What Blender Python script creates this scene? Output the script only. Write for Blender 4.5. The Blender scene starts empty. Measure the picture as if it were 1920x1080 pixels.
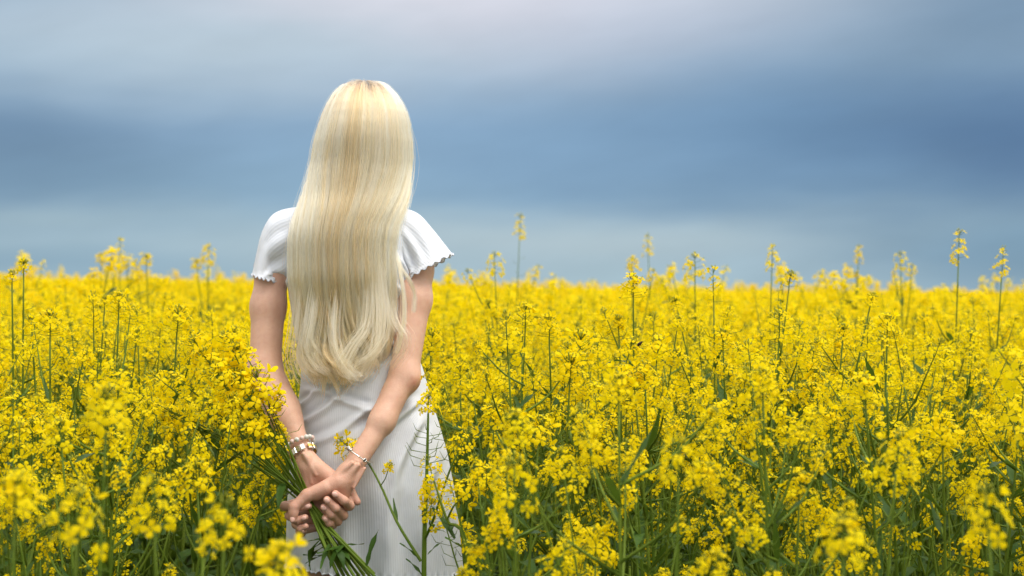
import bpy, math, random
import numpy as np
from mathutils import Vector, Matrix, Quaternion, Euler

scene = bpy.context.scene
COL = scene.collection
PI = math.pi
rnd = random.Random(7)

# ------------------------------------------------------------------ camera
FPX, CAMZ = 2933.0, 1.24           # focal length in photo pixels, eye height
cam_d = bpy.data.cameras.new('camera')
cam = bpy.data.objects.new('camera', cam_d)
COL.objects.link(cam)
cam.location = (0, 0, CAMZ)
cam.rotation_euler = (PI / 2, 0, 0)
cam_d.sensor_width = 36
cam_d.lens = 55
cam_d.clip_end = 3000
cam_d.dof.use_dof = True
cam_d.dof.focus_distance = 3.2
cam_d.dof.aperture_fstop = 4.2
scene.camera = cam

scene.view_settings.view_transform = 'Standard'
scene.view_settings.look = 'None'
scene.view_settings.gamma = 1
scene.view_settings.use_curve_mapping = False
scene.view_settings.exposure = 0.08
scene.render.film_transparent = False
scene.cycles.max_bounces = 10
scene.cycles.diffuse_bounces = 5
scene.cycles.use_denoising = True


def lin(r, g, b):
    f = lambda c: (c / 255 / 12.92) if c / 255 <= 0.04045 else ((c / 255 + 0.055) / 1.055) ** 2.4
    return (f(r), f(g), f(b), 1)


# ------------------------------------------------------------------ sun and sky
SUN_DIR = Vector((0.40, -0.22, 0.88)).normalized()
sun_d = bpy.data.lights.new('sun', 'SUN')
sun_d.energy = 2.2
sun_d.angle = math.radians(22)
sun_d.color = (1.0, 0.95, 0.87)
sun = bpy.data.objects.new('sun', sun_d)
COL.objects.link(sun)
sun.location = (3, 3, 12)
sun.rotation_euler = (-SUN_DIR).to_track_quat('-Z', 'Y').to_euler()

world = bpy.data.worlds.new('World')
scene.world = world
world.use_nodes = True
wt = world.node_tree
wt.nodes.clear()


class NT:
    """small helper for wiring node trees"""
    def __init__(s, t): s.t = t
    def n(s, typ, **kw):
        nd = s.t.nodes.new(typ)
        for k, v in kw.items(): setattr(nd, k, v)
        return nd
    def link(s, a, b): s.t.links.new(a, b)
    def put(s, sock, v):
        if isinstance(v, bpy.types.NodeSocket): s.link(v, sock)
        else: sock.default_value = v
    def m(s, op, a, b=None, c=None, clamp=False):
        nd = s.n('ShaderNodeMath', operation=op, use_clamp=clamp)
        s.put(nd.inputs[0], a)
        if b is not None: s.put(nd.inputs[1], b)
        if c is not None: s.put(nd.inputs[2], c)
        return nd.outputs[0]
    def mix(s, f, a, b, blend='MIX'):
        nd = s.n('ShaderNodeMix', data_type='RGBA', blend_type=blend)
        s.put(nd.inputs[0], f); s.put(nd.inputs[6], a); s.put(nd.inputs[7], b)
        return nd.outputs[2]
    def noise(s, vec, scale, detail=3, rough=0.5):
        nd = s.n('ShaderNodeTexNoise')
        if vec is not None: s.link(vec, nd.inputs['Vector'])
        nd.inputs['Scale'].default_value = scale
        nd.inputs['Detail'].default_value = detail
        nd.inputs['Roughness'].default_value = rough
        return nd.outputs['Fac']
    def ramp(s, f, stops):
        nd = s.n('ShaderNodeValToRGB')
        s.put(nd.inputs[0], f)
        e = nd.color_ramp.elements
        while len(e) < len(stops): e.new(0.5)
        for el, (p, c) in zip(e, stops):
            el.position = p
            el.color = c if len(c) == 4 else (*c, 1)
        return nd.outputs[0]


w = NT(wt)
tc = w.n('ShaderNodeTexCoord')
sep = w.n('ShaderNodeSeparateXYZ'); w.link(tc.outputs['Generated'], sep.inputs[0])
X, Y, Z = sep.outputs
az = w.m('ARCTAN2', X, Y)
el = w.m('ARCSINE', Z)
cmb = w.n('ShaderNodeCombineXYZ')
w.link(w.m('MULTIPLY', az, 3.0), cmb.inputs[0]); w.link(w.m('MULTIPLY', el, 14.0), cmb.inputs[1])
n1 = w.noise(cmb.outputs[0], 1.6, 3, 0.5)
cmb2 = w.n('ShaderNodeCombineXYZ')
w.link(w.m('MULTIPLY', az, 5.0), cmb2.inputs[0]); w.link(w.m('MULTIPLY_ADD', az, -2.5, w.m('MULTIPLY', el, 17.0)), cmb2.inputs[1])
n2 = w.noise(cmb2.outputs[0], 2.0, 5, 0.55)
azw = w.m('MULTIPLY_ADD', w.m('SUBTRACT', n1, 0.5), 0.11, az)
elw = w.m('MULTIPLY_ADD', w.m('SUBTRACT', n1, 0.5), 0.035, el)
base = w.ramp(w.m('MULTIPLY', w.m('ADD', elw, 0.0), 1.6, clamp=True), [
    (0.00, lin(166, 191, 203)), (0.05, lin(164, 190, 204)), (0.095, lin(138, 171, 196)),
    (0.16, lin(136, 168, 197)), (0.23, lin(158, 184, 205)), (0.32, lin(190, 202, 214)), (0.50, (.95, .96, 1.0)), (0.8, (1.75, 1.74, 1.75)), (1.0, (1.95, 1.92, 1.9))])


def sky_px(px, py): return (px - 960) / FPX, (540 - py) / FPX


col = base
for px, py, sx, sy, c, wt_ in [
        (860, 0, 420, 110, (226, 223, 232), 0.92),
        (440, 95, 450, 75, (182, 199, 211), 0.8),
        (1150, 60, 260, 60, (196, 204, 220), 0.45),
        (1500, 265, 430, 140, (92, 128, 164), 0.82),
        (1900, 280, 280, 130, (74, 108, 148), 0.85),
        (1900, 30, 300, 90, (104, 134, 162), 0.8),
        (0, -10, 220, 50, (132, 162, 184), 0.5),
        (30, 275, 290, 85, (92, 121, 152), 0.72),
        (-40, 350, 330, 60, (106, 138, 166), 0.6),
        (1050, 290, 360, 90, (126, 161, 194), 0.5),
        (1150, 455, 600, 38, (174, 194, 204), 0.9),
        (120, 412, 150, 13, (158, 182, 194), 0.55),
        (80, 490, 420, 36, (122, 156, 180), 0.65),
        (1880, 470, 330, 60, (104, 142, 170), 0.75)]:
    a0, e0 = sky_px(px, py)
    dx = w.m('DIVIDE', w.m('SUBTRACT', azw, a0), sx / FPX)
    dy = w.m('DIVIDE', w.m('SUBTRACT', elw, e0), sy / FPX)
    g = w.m('EXPONENT', w.m('MULTIPLY', w.m('ADD', w.m('MULTIPLY', dx, dx), w.m('MULTIPLY', dy, dy)), -0.7))
    col = w.mix(w.m('MULTIPLY', g, wt_), col, lin(*c))
soft = w.m('MULTIPLY_ADD', w.m('SUBTRACT', n2, 0.5), 0.24, 1.0)
vm = w.n('ShaderNodeVectorMath', operation='SCALE')
w.link(col, vm.inputs[0]); w.link(w.m('MULTIPLY', soft, 10.0), vm.inputs['Scale'])
sky = w.n('ShaderNodeTexSky', sky_type='NISHITA')
sky.sun_disc = False
sky.sun_elevation = math.asin(SUN_DIR.z)
sky.sun_rotation = math.atan2(SUN_DIR.x, SUN_DIR.y)
sky.sun_intensity = 0.3
skycol = w.mix(0.93, sky.outputs[0], vm.outputs[0])
bg = w.n('ShaderNodeBackground')
bg.inputs[1].default_value = 0.1
w.link(skycol, bg.inputs[0])
wo = w.n('ShaderNodeOutputWorld')
w.link(bg.outputs[0], wo.inputs[0])

# ------------------------------------------------------------------ helpers


def P(px, py, d):
    """photo pixel at depth d -> place in the field"""
    return np.array([(px - 960) / FPX * d, d, CAMZ - (py - 540) / FPX * d])


def ground_z(x, y):
    t = min(max((y - 2.5) / 6, 0), 1)
    return -0.5 * math.tanh(x * 0.016 / 0.5) * t * t * (3 - 2 * t)


def mat(name, rough=0.6):
    m = bpy.data.materials.new(name)
    m.use_nodes = True
    nt = NT(m.node_tree)
    b = m.node_tree.nodes['Principled BSDF']
    b.inputs['Roughness'].default_value = rough
    return m, nt, b


def mesh_obj(name, me, parent=None):
    o = bpy.data.objects.new(name, me)
    COL.objects.link(o)
    if parent is not None: o.parent = parent
    return o


def empty(name, loc, label=None, cat=None, group=None):
    o = bpy.data.objects.new(name, None)
    o.empty_display_size = 0.05
    COL.objects.link(o)
    o.location = loc
    tag(o, label, cat, group)
    return o


def tag(o, label=None, cat=None, group=None, kind=None):
    if label: o['label'] = label
    if cat: o['category'] = cat
    if group: o['group'] = group
    if kind: o['kind'] = kind
    return o


class MB:
    def __init__(s): s.v = []; s.f = []; s.mi = []; s.n = 0
    def add(s, verts, faces, mi=0):
        verts = np.asarray(verts, dtype=np.float64)
        s.v.append(verts)
        for f in faces:
            s.f.append(tuple(i + s.n for i in f)); s.mi.append(mi)
        s.n += len(verts)
    def addt(s, other, M, size=None):
        """append another MB transformed by a 4x4"""
        V = other.verts() @ M[:3, :3].T + M[:3, 3]
        s.v.append(V)
        k = s.n
        s.f.extend([tuple(i + k for i in f) for f in other.f])
        s.mi.extend(other.mi)
        s.n += len(V)
    def verts(s): return np.concatenate(s.v) if s.v else np.zeros((0, 3))
    def mesh(s, name, mats, smooth=True):
        me = bpy.data.meshes.new(name)
        me.from_pydata(s.verts().tolist(), [], s.f)
        for m in mats: me.materials.append(m)
        if len(mats) > 1: me.polygons.foreach_set('material_index', s.mi)
        if smooth: me.polygons.foreach_set('use_smooth', [True] * len(me.polygons))
        me.update()
        return me


def tube(mb, pts, rad, k=5, mi=0, cap=True):
    pts = np.asarray(pts, float)
    n = len(pts)
    rad = np.broadcast_to(np.asarray(rad, float), (n,))
    T = np.gradient(pts, axis=0)
    T /= np.linalg.norm(T, axis=1)[:, None] + 1e-12
    ref = np.array([1.0, 0, 0]) if abs(T[0][0]) < 0.8 else np.array([0, 1.0, 0])
    u = np.cross(T[0], ref); u /= np.linalg.norm(u)
    V = []
    ang = np.arange(k) * 2 * PI / k
    for i in range(n):
        u = u - T[i] * u.dot(T[i]); u /= np.linalg.norm(u) + 1e-12
        v = np.cross(T[i], u)
        V.append(pts[i] + rad[i] * (np.cos(ang)[:, None] * u + np.sin(ang)[:, None] * v))
    V = np.concatenate(V)
    F = []
    for i in range(n - 1):
        for j in range(k):
            a, b = i * k + j, i * k + (j + 1) % k
            F.append((a, b, b + k, a + k))
    if cap: F.append(tuple(range((n - 1) * k, n * k)))
    mb.add(V, F, mi)


def ellip(mb, c, r, nu=8, nv=5, R=None, mi=0):
    V = [(0, 0, 1)]
    for i in range(1, nv):
        th = PI * i / nv
        for j in range(nu):
            V.append((math.sin(th) * math.cos(2 * PI * j / nu), math.sin(th) * math.sin(2 * PI * j / nu), math.cos(th)))
    V.append((0, 0, -1))
    V = np.array(V) * np.asarray(r)
    if R is not None: V = V @ np.asarray(R).T
    F = [(0, 1 + j, 1 + (j + 1) % nu) for j in range(nu)]
    for i in range(nv - 2):
        for j in range(nu):
            a, b = 1 + i * nu + j, 1 + i * nu + (j + 1) % nu
            F.append((a, a + nu, b + nu, b))
    k = 1 + (nv - 2) * nu
    F += [(k + (j + 1) % nu, k + j, len(V) - 1) for j in range(nu)]
    mb.add(V + np.asarray(c), F, mi)


def rotz_to(d, spin=0.0):
    q = Vector(d).to_track_quat('Z', 'Y') @ Quaternion((0, 0, 1), spin)
    return q


def mat4(loc, q, s=1.0):
    return np.array(Matrix.Translation(Vector(loc)) @ q.to_matrix().to_4x4() @ Matrix.Scale(s, 4))


def smooth_path(ctrl, n):
    """Catmull-Rom through control points"""
    c = np.asarray(ctrl, float)
    if len(c) == 2: return c[0] + (c[1] - c[0]) * np.linspace(0, 1, n)[:, None]
    c = np.vstack([2 * c[0] - c[1], c, 2 * c[-1] - c[-2]])
    out = []
    for t in np.linspace(0, len(c) - 3 - 1e-9, n):
        i = int(t); f = t - i
        p0, p1, p2, p3 = c[i:i + 4]
        out.append(0.5 * (2 * p1 + (p2 - p0) * f + (2 * p0 - 5 * p1 + 4 * p2 - p3) * f * f + (3 * p1 - p0 - 3 * p2 + p3) * f ** 3))
    return np.array(out)


# ------------------------------------------------------------------ plant materials
def leafy(name, c1, c2, transl, rough, tint_scale=60, tr_col=None, spec=.25):
    m, t, b = mat(name, rough)
    oi = t.n('ShaderNodeObjectInfo')
    tcn = t.n('ShaderNodeTexCoord')
    nz = t.noise(tcn.outputs['Object'], tint_scale, 3, 0.6)
    f = t.m('ADD', t.m('MULTIPLY', oi.outputs['Random'], 0.5), t.m('MULTIPLY_ADD', nz, 1.1, -0.32), clamp=True)
    c = t.mix(f, c1, c2)
    b.inputs['Specular IOR Level'].default_value = spec
    t.link(c, b.inputs['Base Color'])
    tr = t.n('ShaderNodeBsdfTranslucent')
    t.link(c if tr_col is None else t.mix(0.5, c, tr_col), tr.inputs[0])
    mx = t.n('ShaderNodeMixShader'); mx.inputs[0].default_value = transl
    t.link(b.outputs[0], mx.inputs[1]); t.link(tr.outputs[0], mx.inputs[2])
    t.link(mx.outputs[0], t.t.nodes['Material Output'].inputs[0])
    return m


M_PETAL = leafy('petal', (0.94, 0.685, 0.002, 1), (0.91, 0.755, 0.006, 1), 0.50, 0.6, 90, None, .08)
M_STEM = leafy('stem_green', (0.080, 0.140, 0.012, 1), (0.145, 0.195, 0.018, 1), 0.05, 0.55, 25, None, .15)
M_BUD = leafy('bud_green', (0.28, 0.32, 0.03, 1), (0.48, 0.44, 0.03, 1), 0.15, 0.55, 200)
M_LEAF = leafy('leaf_green', (0.028, 0.070, 0.012, 1), (0.062, 0.125, 0.017, 1), 0.28, 0.45, 14, (0.2, 0.3, 0.02, 1), .15)
PM = [M_PETAL, M_STEM, M_BUD, M_LEAF]

# ------------------------------------------------------------------ rapeseed pieces


def flower_mb(rng, cup, droop, lod=0, size=1.0):
    mb = MB()
    rows = [(0.0010, 0.0012), (0.0042, 0.0058), (0.0090, 0.0104), (0.0126, 0.0068)] if lod == 0 else [(0.001, 0.0015), (0.0080, 0.0105), (0.0128, 0.0065)]
    a0 = rng.uniform(0, PI)
    for k in range(4):
        a = a0 + k * PI / 2 + rng.uniform(-.14, .14)
        tw = rng.uniform(-.35, .35); cu = cup + rng.uniform(-.22, .22); dr = droop + rng.uniform(-12, 25)
        L = size * rng.uniform(.78, .95)
        e, s = np.array([math.cos(a), math.sin(a), 0]), np.array([-math.sin(a), math.cos(a), 0])
        V, F = [], []
        for r, wd in rows:
            r *= L; wd *= L
            z = cu * r - dr * r * r
            if lod == 0:
                V += [e * r - s * wd / 2 + [0, 0, z - tw * wd / 2 - .06 * wd], e * r * 1.02 + [0, 0, z + .10 * wd], e * r + s * wd / 2 + [0, 0, z + tw * wd / 2 - .06 * wd]]
            else:
                V += [e * r - s * wd / 2 + [0, 0, z], e * r + s * wd / 2 + [0, 0, z]]
        if lod == 0:
            for i in range(len(rows) - 1):
                b = i * 3
                F += [(b, b + 1, b + 4, b + 3), (b + 1, b + 2, b + 5, b + 4)]
        else:
            for i in range(len(rows) - 1):
                b = i * 2
                F.append((b, b + 1, b + 3, b + 2))
        mb.add(V, F, 0)
    if lod == 0:                       # stamens and pistil
        ellip(mb, (0, 0, 0.0032), (0.0013, 0.0013, 0.0034), 4, 3, mi=2)
    return mb


def make_flowers(lod, n=6):
    r = random.Random(11 + lod)
    out = []
    for i in range(n):
        cup = [0.15, 0.35, 0.6, 0.1, 0.45, 1.3][i % 6]
        out.append(flower_mb(r, cup, [25, 40, 30, 5, 45, 20][i % 6], lod, 1.0 if i % 6 != 5 else 0.9))
    return out


FL0, FL1 = make_flowers(0), make_flowers(1)
FL_ME = [f.mesh('flower', PM) for f in FL0]


def head(rng, n, kind, lod=0):
    """one flower head: green pedicels and buds, and a list of (flower index, 4x4)"""
    g = MB(); fl = []
    Lax = {'dome': 0.034, 'ring': 0.05, 'young': 0.026, 'sparse': 0.075}[kind]
    ped = {'dome': 0.026, 'ring': 0.031, 'young': 0.019, 'sparse': 0.021}[kind]
    k = 5 if lod == 0 else 3
    tube(g, [(0, 0, -.004), (0.001, 0, Lax * .5), (0, 0.001, Lax + .008)], [.0014, .0012, .0008], k, 1)
    a = rng.uniform(0, 6)
    for i in range(n):
        f = (i + rng.uniform(0, .8)) / n
        a += 2.4 + rng.uniform(-.35, .35)
        elv = {'dome': -0.05 + 1.05 * f, 'ring': -0.15 + .65 * f, 'young': .25 + .8 * f, 'sparse': .1 + .7 * f}[kind] + rng.uniform(-.18, .18)
        L = ped * (1 - .30 * f) * rng.uniform(.8, 1.2)
        d = np.array([math.cos(a) * math.cos(elv), math.sin(a) * math.cos(elv), math.sin(elv)])
        o = np.array([0, 0, Lax * f ** 1.1])
        p = o + d * L
        sag = np.array([0, 0, -.15 * L])
        if lod == 0: tube(g, [o, o + d * L * .55 + sag * .2, p], [.0006, .0005, .0006], 3, 1, cap=False)
        elif rng.random() < .4: tube(g, [o, p], [.0007, .0006], 3, 1, cap=False)
        nrm = d * 1.0 + np.array([0, 0, .5 - .3 * (1 - f)]) + np.array([rng.uniform(-.35, .35) for _ in range(3)])
        fi = rng.choice([0, 1, 2, 3, 4, 0, 1, 4, 5]) if f < .85 else rng.choice([2, 5])
        fl.append((fi, mat4(p, rotz_to(nrm, rng.uniform(0, 6)), rng.uniform(.82, 1.08) * (1 if f < .85 else .8))))
    nb = {'dome': 12, 'ring': 10, 'young': 22, 'sparse': 7}[kind]
    for i in range(nb if lod == 0 else nb // 3):
        f = i / nb
        a += 2.4
        rr = .0105 * math.sqrt(1 - f) * rng.uniform(.7, 1.2) * (1.3 if kind == 'young' else 1)
        p = np.array([math.cos(a) * rr, math.sin(a) * rr, Lax + .006 + .011 * f + rng.uniform(-.002, .002)])
        q = rotz_to(p - np.array([0, 0, Lax - .008]))
        ellip(g, p, (.0015, .0015, .0033), 4, 3, np.array(q.to_matrix()), mi=2)
        if lod == 0: tube(g, [(0, 0, Lax), p], [.0004, .0004], 3, 1, cap=False)
    return g, fl


KINDS = ['dome'] * 4 + ['ring'] * 3 + ['young'] * 2 + ['sparse'] * 3
hr = random.Random(3)
HEADS = []
for kd in KINDS:
    nfl = {'dome': hr.randint(17, 21), 'ring': hr.randint(12, 15), 'young': hr.randint(11, 14), 'sparse': hr.randint(9, 12)}[kd]
    g, fl = head(hr, nfl, kd)
    full = MB(); full.addt(g, np.eye(4))
    for fi, M in fl: full.addt(FL0[fi], M)
    g1, fl1 = head(hr, max(7, int(nfl * .75)), kd, 1)
    low = MB(); low.addt(g1, np.eye(4))
    for fi, M in fl1:
        M = M.copy(); M[:3, :3] *= 1.15
        low.addt(FL1[fi], M)
    HEADS.append(dict(kind=kd, green=g.mesh('flower_head', PM), fl=fl, full=full.mesh('flower_head', PM), low=low, fullmb=full))


def pick_head(rng, kind=None):
    c = [i for i, h in enumerate(HEADS) if kind is None or h['kind'] == kind]
    return rng.choice(c)


def leaf_mb(rng, wid, droop, nn=7):
    """blade of unit length along +X, rising then drooping"""
    mb = MB(); V, F = [], []
    for i in range(nn):
        t = i / (nn - 1)
        wv = wid * (math.sin(PI * min(t * .9 + .10, 1)) ** .8) * (1 - .25 * t)
        wv = max(wv, .012)
        x = t * (1 - .18 * droop * t); z = .35 * t - droop * t * t * .75
        wave = .03 * math.sin(t * 11 + wid * 40) * (t > .1)
        V += [(x, -wv, z + .3 * wv + wave), (x, 0, z), (x, wv, z + .3 * wv - wave)]
    for i in range(nn - 1):
        b = i * 3
        F += [(b, b + 3, b + 4, b + 1), (b + 1, b + 4, b + 5, b + 2)]
    mb.add(V, F, 3)
    return mb


LEAVES = [leaf_mb(hr, wd, dr) for wd, dr in ((.10, .2), (.13, .7), (.16, 1.0), (.09, -.3), (.2, .8))]
LEAF_ME = [l.mesh('leaf', PM) for l in LEAVES]


def stem_paths(rng, H, lean, nb, low=.42, spread=.13, headsc=1.0, kind0=None):
    """paths of one plant: (points, r0, r1, head or None, pods)"""
    top = np.array([lean[0], lean[1], H])
    bow = np.array([rng.uniform(-.03, .03), rng.uniform(-.03, .03), 0])
    main = smooth_path([(0, 0, 0), top * [.25, .25, .4] + bow, top * [.62, .62, .75] + bow * .6, top], 12)
    paths = [(main, .0052, .0017, (pick_head(rng, kind0), headsc * rng.uniform(.95, 1.15)), (.74, .93, rng.randint(6, 14)))]
    lv = []
    a = rng.uniform(0, 6)
    for i in range(nb):
        f = low + (.88 - low) * (i + rng.uniform(0, .7)) / max(nb, 1)
        j = f * 11; i0 = int(j); o = main[i0] + (main[min(i0 + 1, 11)] - main[i0]) * (j - i0)
        a += 2.4 + rng.uniform(-.5, .5)
        tipz = H * rng.uniform(max(.60, f + .1), .985)
        rr = spread * rng.uniform(.55, 1.2) * (1.15 - .5 * f)
        e = o + np.array([math.cos(a) * rr, math.sin(a) * rr, tipz - o[2]])
        mid = o + (e - o) * [.62, .62, .45]
        pth = smooth_path([o, mid, e], 8)
        paths.append((pth, .0030, .0013, (pick_head(rng), headsc * rng.uniform(.62, .92)), (.62, .93, rng.randint(2, 8)) if rng.random() < .75 else None))
        lv.append((o, a + rng.uniform(-.4, .4), rng.uniform(.05, .10), rng.choice([0, 0, 1, 3])))
    for i in range(rng.randint(5, 8)):
        f = rng.uniform(.12, .62)
        a += 2.4
        lv.append((main[int(f * 11)], a, rng.uniform(.09, .20) * (1.2 - f), rng.choice([1, 2, 4, 1])))
    return paths, lv


def build_stem(rng, paths, sides=5, podk=3, pods=True):
    mb = MB(); heads = []
    for pts, r0, r1, hd, pod in paths:
        n = len(pts)
        tube(mb, pts, np.linspace(r0, r1, n), sides, 1)
        if hd is not None:
            d = pts[-1] - pts[-2]; d = d / np.linalg.norm(d)
            heads.append((pts[-1], d, hd[0], hd[1], rng.uniform(0, 6)))
        if pod and pods:
            a = rng.uniform(0, 6)
            for k in range(pod[2]):
                t = (pod[0] + (pod[1] - pod[0]) * (k + rng.random() * .6) / pod[2]) * (n - 1)
                i0 = int(t); o = pts[i0] + (pts[min(i0 + 1, n - 1)] - pts[i0]) * (t - i0)
                a += 2.4 + rng.uniform(-.3, .3)
                h = np.array([math.cos(a), math.sin(a), 0])
                L = rng.uniform(.02, .04) * (1.1 - .5 * k / pod[2])
                p1 = o + h * .013 + [0, 0, .002]
                p2 = p1 + h * L * .7 + np.array([0, 0, L * .15])
                p3 = p2 + h * L * .35 + np.array([0, 0, L * .55])
                tube(mb, [o, p1, p2, p3], [.0006, .0006, .0009, .0003], podk, 1, cap=False)
    return mb, heads


def put(o, loc, q, s):
    o.location = loc
    o.rotation_mode = 'QUATERNION'
    o.rotation_quaternion = q
    o.scale = (s, s, s)


def leaf_q(a, tilt=0.0): return Quaternion((0, 0, 1), a) @ Quaternion((0, 1, 0), -tilt)


def attach(root, rng, stem_me, heads, lv, flowers=False):
    so = mesh_obj('stem', stem_me, root)
    for p, d, hi, sc, spin in heads:
        H = HEADS[hi]
        ho = mesh_obj('flower_head', H['green'] if flowers else H['full'], root)
        put(ho, p, rotz_to(d, spin), sc)
        if flowers:
            for fi, M in H['fl']:
                fo = mesh_obj('flower', FL_ME[fi], ho)
                l, q, s = Matrix(M.tolist()).decompose()
                put(fo, l, q, s[0])
    for p, a, L, vi in lv:
        lo = mesh_obj('leaf', LEAF_ME[vi], root)
        put(lo, p, leaf_q(a, .45 if vi in (0, 3) else .2), L)


def dup(root, loc, rz, sc, tilt, label, group):
    r = root.copy(); COL.objects.link(r)
    r.location = loc; r.rotation_euler = (tilt[0], tilt[1], rz); r.scale = (sc, sc, sc)
    r['label'] = label; r['group'] = group
    for ch in list(root.children):
        c = ch.copy(); COL.objects.link(c); c.parent = r
    return r


# ------------------------------------------------------------------ ground
def build_ground():
    xs = np.concatenate([np.linspace(-420, -40, 14), np.linspace(-30, 30, 61), np.linspace(40, 420, 14)])
    ys = np.concatenate([np.linspace(-60, -4, 8), np.linspace(-3, 30, 67), np.linspace(34, 120, 30), np.linspace(140, 800, 20)])
    V = [(x, y, ground_z(x, y)) for y in ys for x in xs]
    n = len(xs)
    F = [(j * n + i, j * n + i + 1, (j + 1) * n + i + 1, (j + 1) * n + i) for j in range(len(ys) - 1) for i in range(n - 1)]
    mb = MB(); mb.add(V, F)
    m, t, b = mat('soil', .95)
    tcn = t.n('ShaderNodeTexCoord')
    n_a = t.noise(tcn.outputs['Object'], 9, 6, .65)
    n_b = t.noise(tcn.outputs['Object'], 1.3, 4, .6)
    c = t.mix(t.m('MULTIPLY_ADD', n_b, 2.2, -.7, clamp=True), (.032, .025, .016, 1), (.024, .040, .011, 1))
    c = t.mix(t.m('MULTIPLY_ADD', n_a, 2.0, -.6, clamp=True), c, (.055, .043, .027, 1))
    t.link(c, b.inputs['Base Color'])
    bp = t.n('ShaderNodeBump'); bp.inputs['Distance'].default_value = .04
    t.link(n_a, bp.inputs['Height']); t.link(bp.outputs[0], b.inputs['Normal'])
    o = mesh_obj('ground', mb.mesh('ground', [m]))
    tag(o, 'dark soil ground of the rapeseed field', None, None, 'structure')


build_ground()

# ------------------------------------------------------------------ the crop beyond the nearest plants
def scatter(name, variants, pts, rots, scl, idx, label):
    me = bpy.data.meshes.new(name)
    n = len(pts)
    me.vertices.add(n)
    me.vertices.foreach_set('co', np.asarray(pts, np.float32).ravel())
    a = me.attributes.new('rot', 'FLOAT_VECTOR', 'POINT'); a.data.foreach_set('vector', np.asarray(rots, np.float32).ravel())
    a = me.attributes.new('scl', 'FLOAT', 'POINT'); a.data.foreach_set('value', np.asarray(scl, np.float32))
    a = me.attributes.new('idx', 'INT', 'POINT'); a.data.foreach_set('value', np.asarray(idx, np.int32))
    o = mesh_obj(name, me)
    ng = bpy.data.node_groups.new(name, 'GeometryNodeTree')
    ng.interface.new_socket('Geometry', in_out='INPUT', socket_type='NodeSocketGeometry')
    ng.interface.new_socket('Geometry', in_out='OUTPUT', socket_type='NodeSocketGeometry')
    N = ng.nodes
    gi, go = N.new('NodeGroupInput'), N.new('NodeGroupOutput')
    jn = N.new('GeometryNodeJoinGeometry')
    for v in variants:
        vo = bpy.data.objects.new('rapeseed_variant', v)
        oi = N.new('GeometryNodeObjectInfo'); oi.inputs['Object'].default_value = vo; oi.inputs['As Instance'].default_value = True
        ng.links.new(oi.outputs['Geometry'], jn.inputs[0])
    ip = N.new('GeometryNodeInstanceOnPoints')
    ip.inputs['Pick Instance'].default_value = True

    def attr(nm, tp):
        q = N.new('GeometryNodeInputNamedAttribute'); q.data_type = tp; q.inputs['Name'].default_value = nm
        return q.outputs[0]
    ng.links.new(gi.outputs[0], ip.inputs['Points'])
    ng.links.new(jn.outputs[0], ip.inputs['Instance'])
    ng.links.new(attr('idx', 'INT'), ip.inputs['Instance Index'])
    ng.links.new(attr('rot', 'FLOAT_VECTOR'), ip.inputs['Rotation'])
    ng.links.new(attr('scl', 'FLOAT'), ip.inputs['Scale'])
    ng.links.new(ip.outputs[0], go.inputs[0])
    md = o.modifiers.new('crop', 'NODES'); md.node_group = ng
    tag(o, label, None, None, 'stuff')
    return o


def single_mesh_plant(rng, H, nb, lod, spread=.13):
    paths, lv = stem_paths(rng, H, (rng.uniform(-.08, .08), rng.uniform(-.08, .08)), nb, .45, spread)
    mb, heads = build_stem(rng, paths, 4 if lod == 0 else 3, 3, lod == 0)
    for p, d, hi, sc, spin in heads:
        mb.addt(HEADS[hi]['fullmb' if lod == 0 else 'low'], mat4(p, rotz_to(d, spin), sc * (1 if lod == 0 else 1.12)))
    for p, a, L, vi in lv:
        mb.addt(LEAVES[vi], mat4(p, leaf_q(a, .3), L * (1 if lod == 0 else 1.15)))
    return mb


cr = random.Random(21)
mid_vars = [single_mesh_plant(cr, cr.uniform(.96, 1.06), cr.randint(8, 10), 1, .16).mesh('rapeseed', PM) for _ in range(9)]

# patches of far plants, a metre and a half square
CARD = MB()
def far_plant(rng, H):
    mb = MB()
    for k in range(rng.randint(5, 7)):
        a = rng.uniform(0, 6); rr = rng.uniform(0, .12) if k else 0
        z = H * (1 if k == 0 else rng.uniform(.74, .99))
        tip = np.array([math.cos(a) * rr, math.sin(a) * rr, z])
        tube(mb, [(tip[0] * .3, tip[1] * .3, z * .35), tip], [.004, .002], 3, 1, cap=False)
        for q in range(11):
            c = tip + np.array([rng.gauss(0, .020), rng.gauss(0, .020), rng.gauss(.005, .020)])
            n = Vector((rng.gauss(0, 1), rng.gauss(0, 1), rng.gauss(.5, .8))).normalized()
            M = mat4(c, rotz_to(n, rng.uniform(0, 6)), rng.uniform(.014, .021))
            V = np.array([(-1, -.5, 0), (0, -1, .3), (1, .5, 0), (0, 1, .3)]) @ M[:3, :3].T + M[:3, 3]
            mb.add(V, [(0, 1, 2, 3)], 0)
    for k in range(3):
        a = rng.uniform(0, 6)
        mb.addt(LEAVES[1], mat4((0, 0, H * rng.uniform(.3, .7)), leaf_q(a, .3), .13))
    return mb


far_vars = []
for v in range(4):
    mb = MB()
    for k in range(44):
        H = cr.gauss(1.08, .055) if cr.random() > .03 else cr.uniform(1.2, 1.34)
        q = Quaternion((0, 0, 1), cr.uniform(0, 6))
        mb.addt(far_plant(cr, H), mat4((cr.uniform(-.75, .75), cr.uniform(-.75, .75), 0), q, 1))
    far_vars.append(mb.mesh('rapeseed_patch', PM))

NEAR_END = 5.9
CUT = NEAR_END
WOMAN = (-0.315, 3.33)
# ------------------------------------------------------------------ individual plants near the camera
heroes_xy = []


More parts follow.
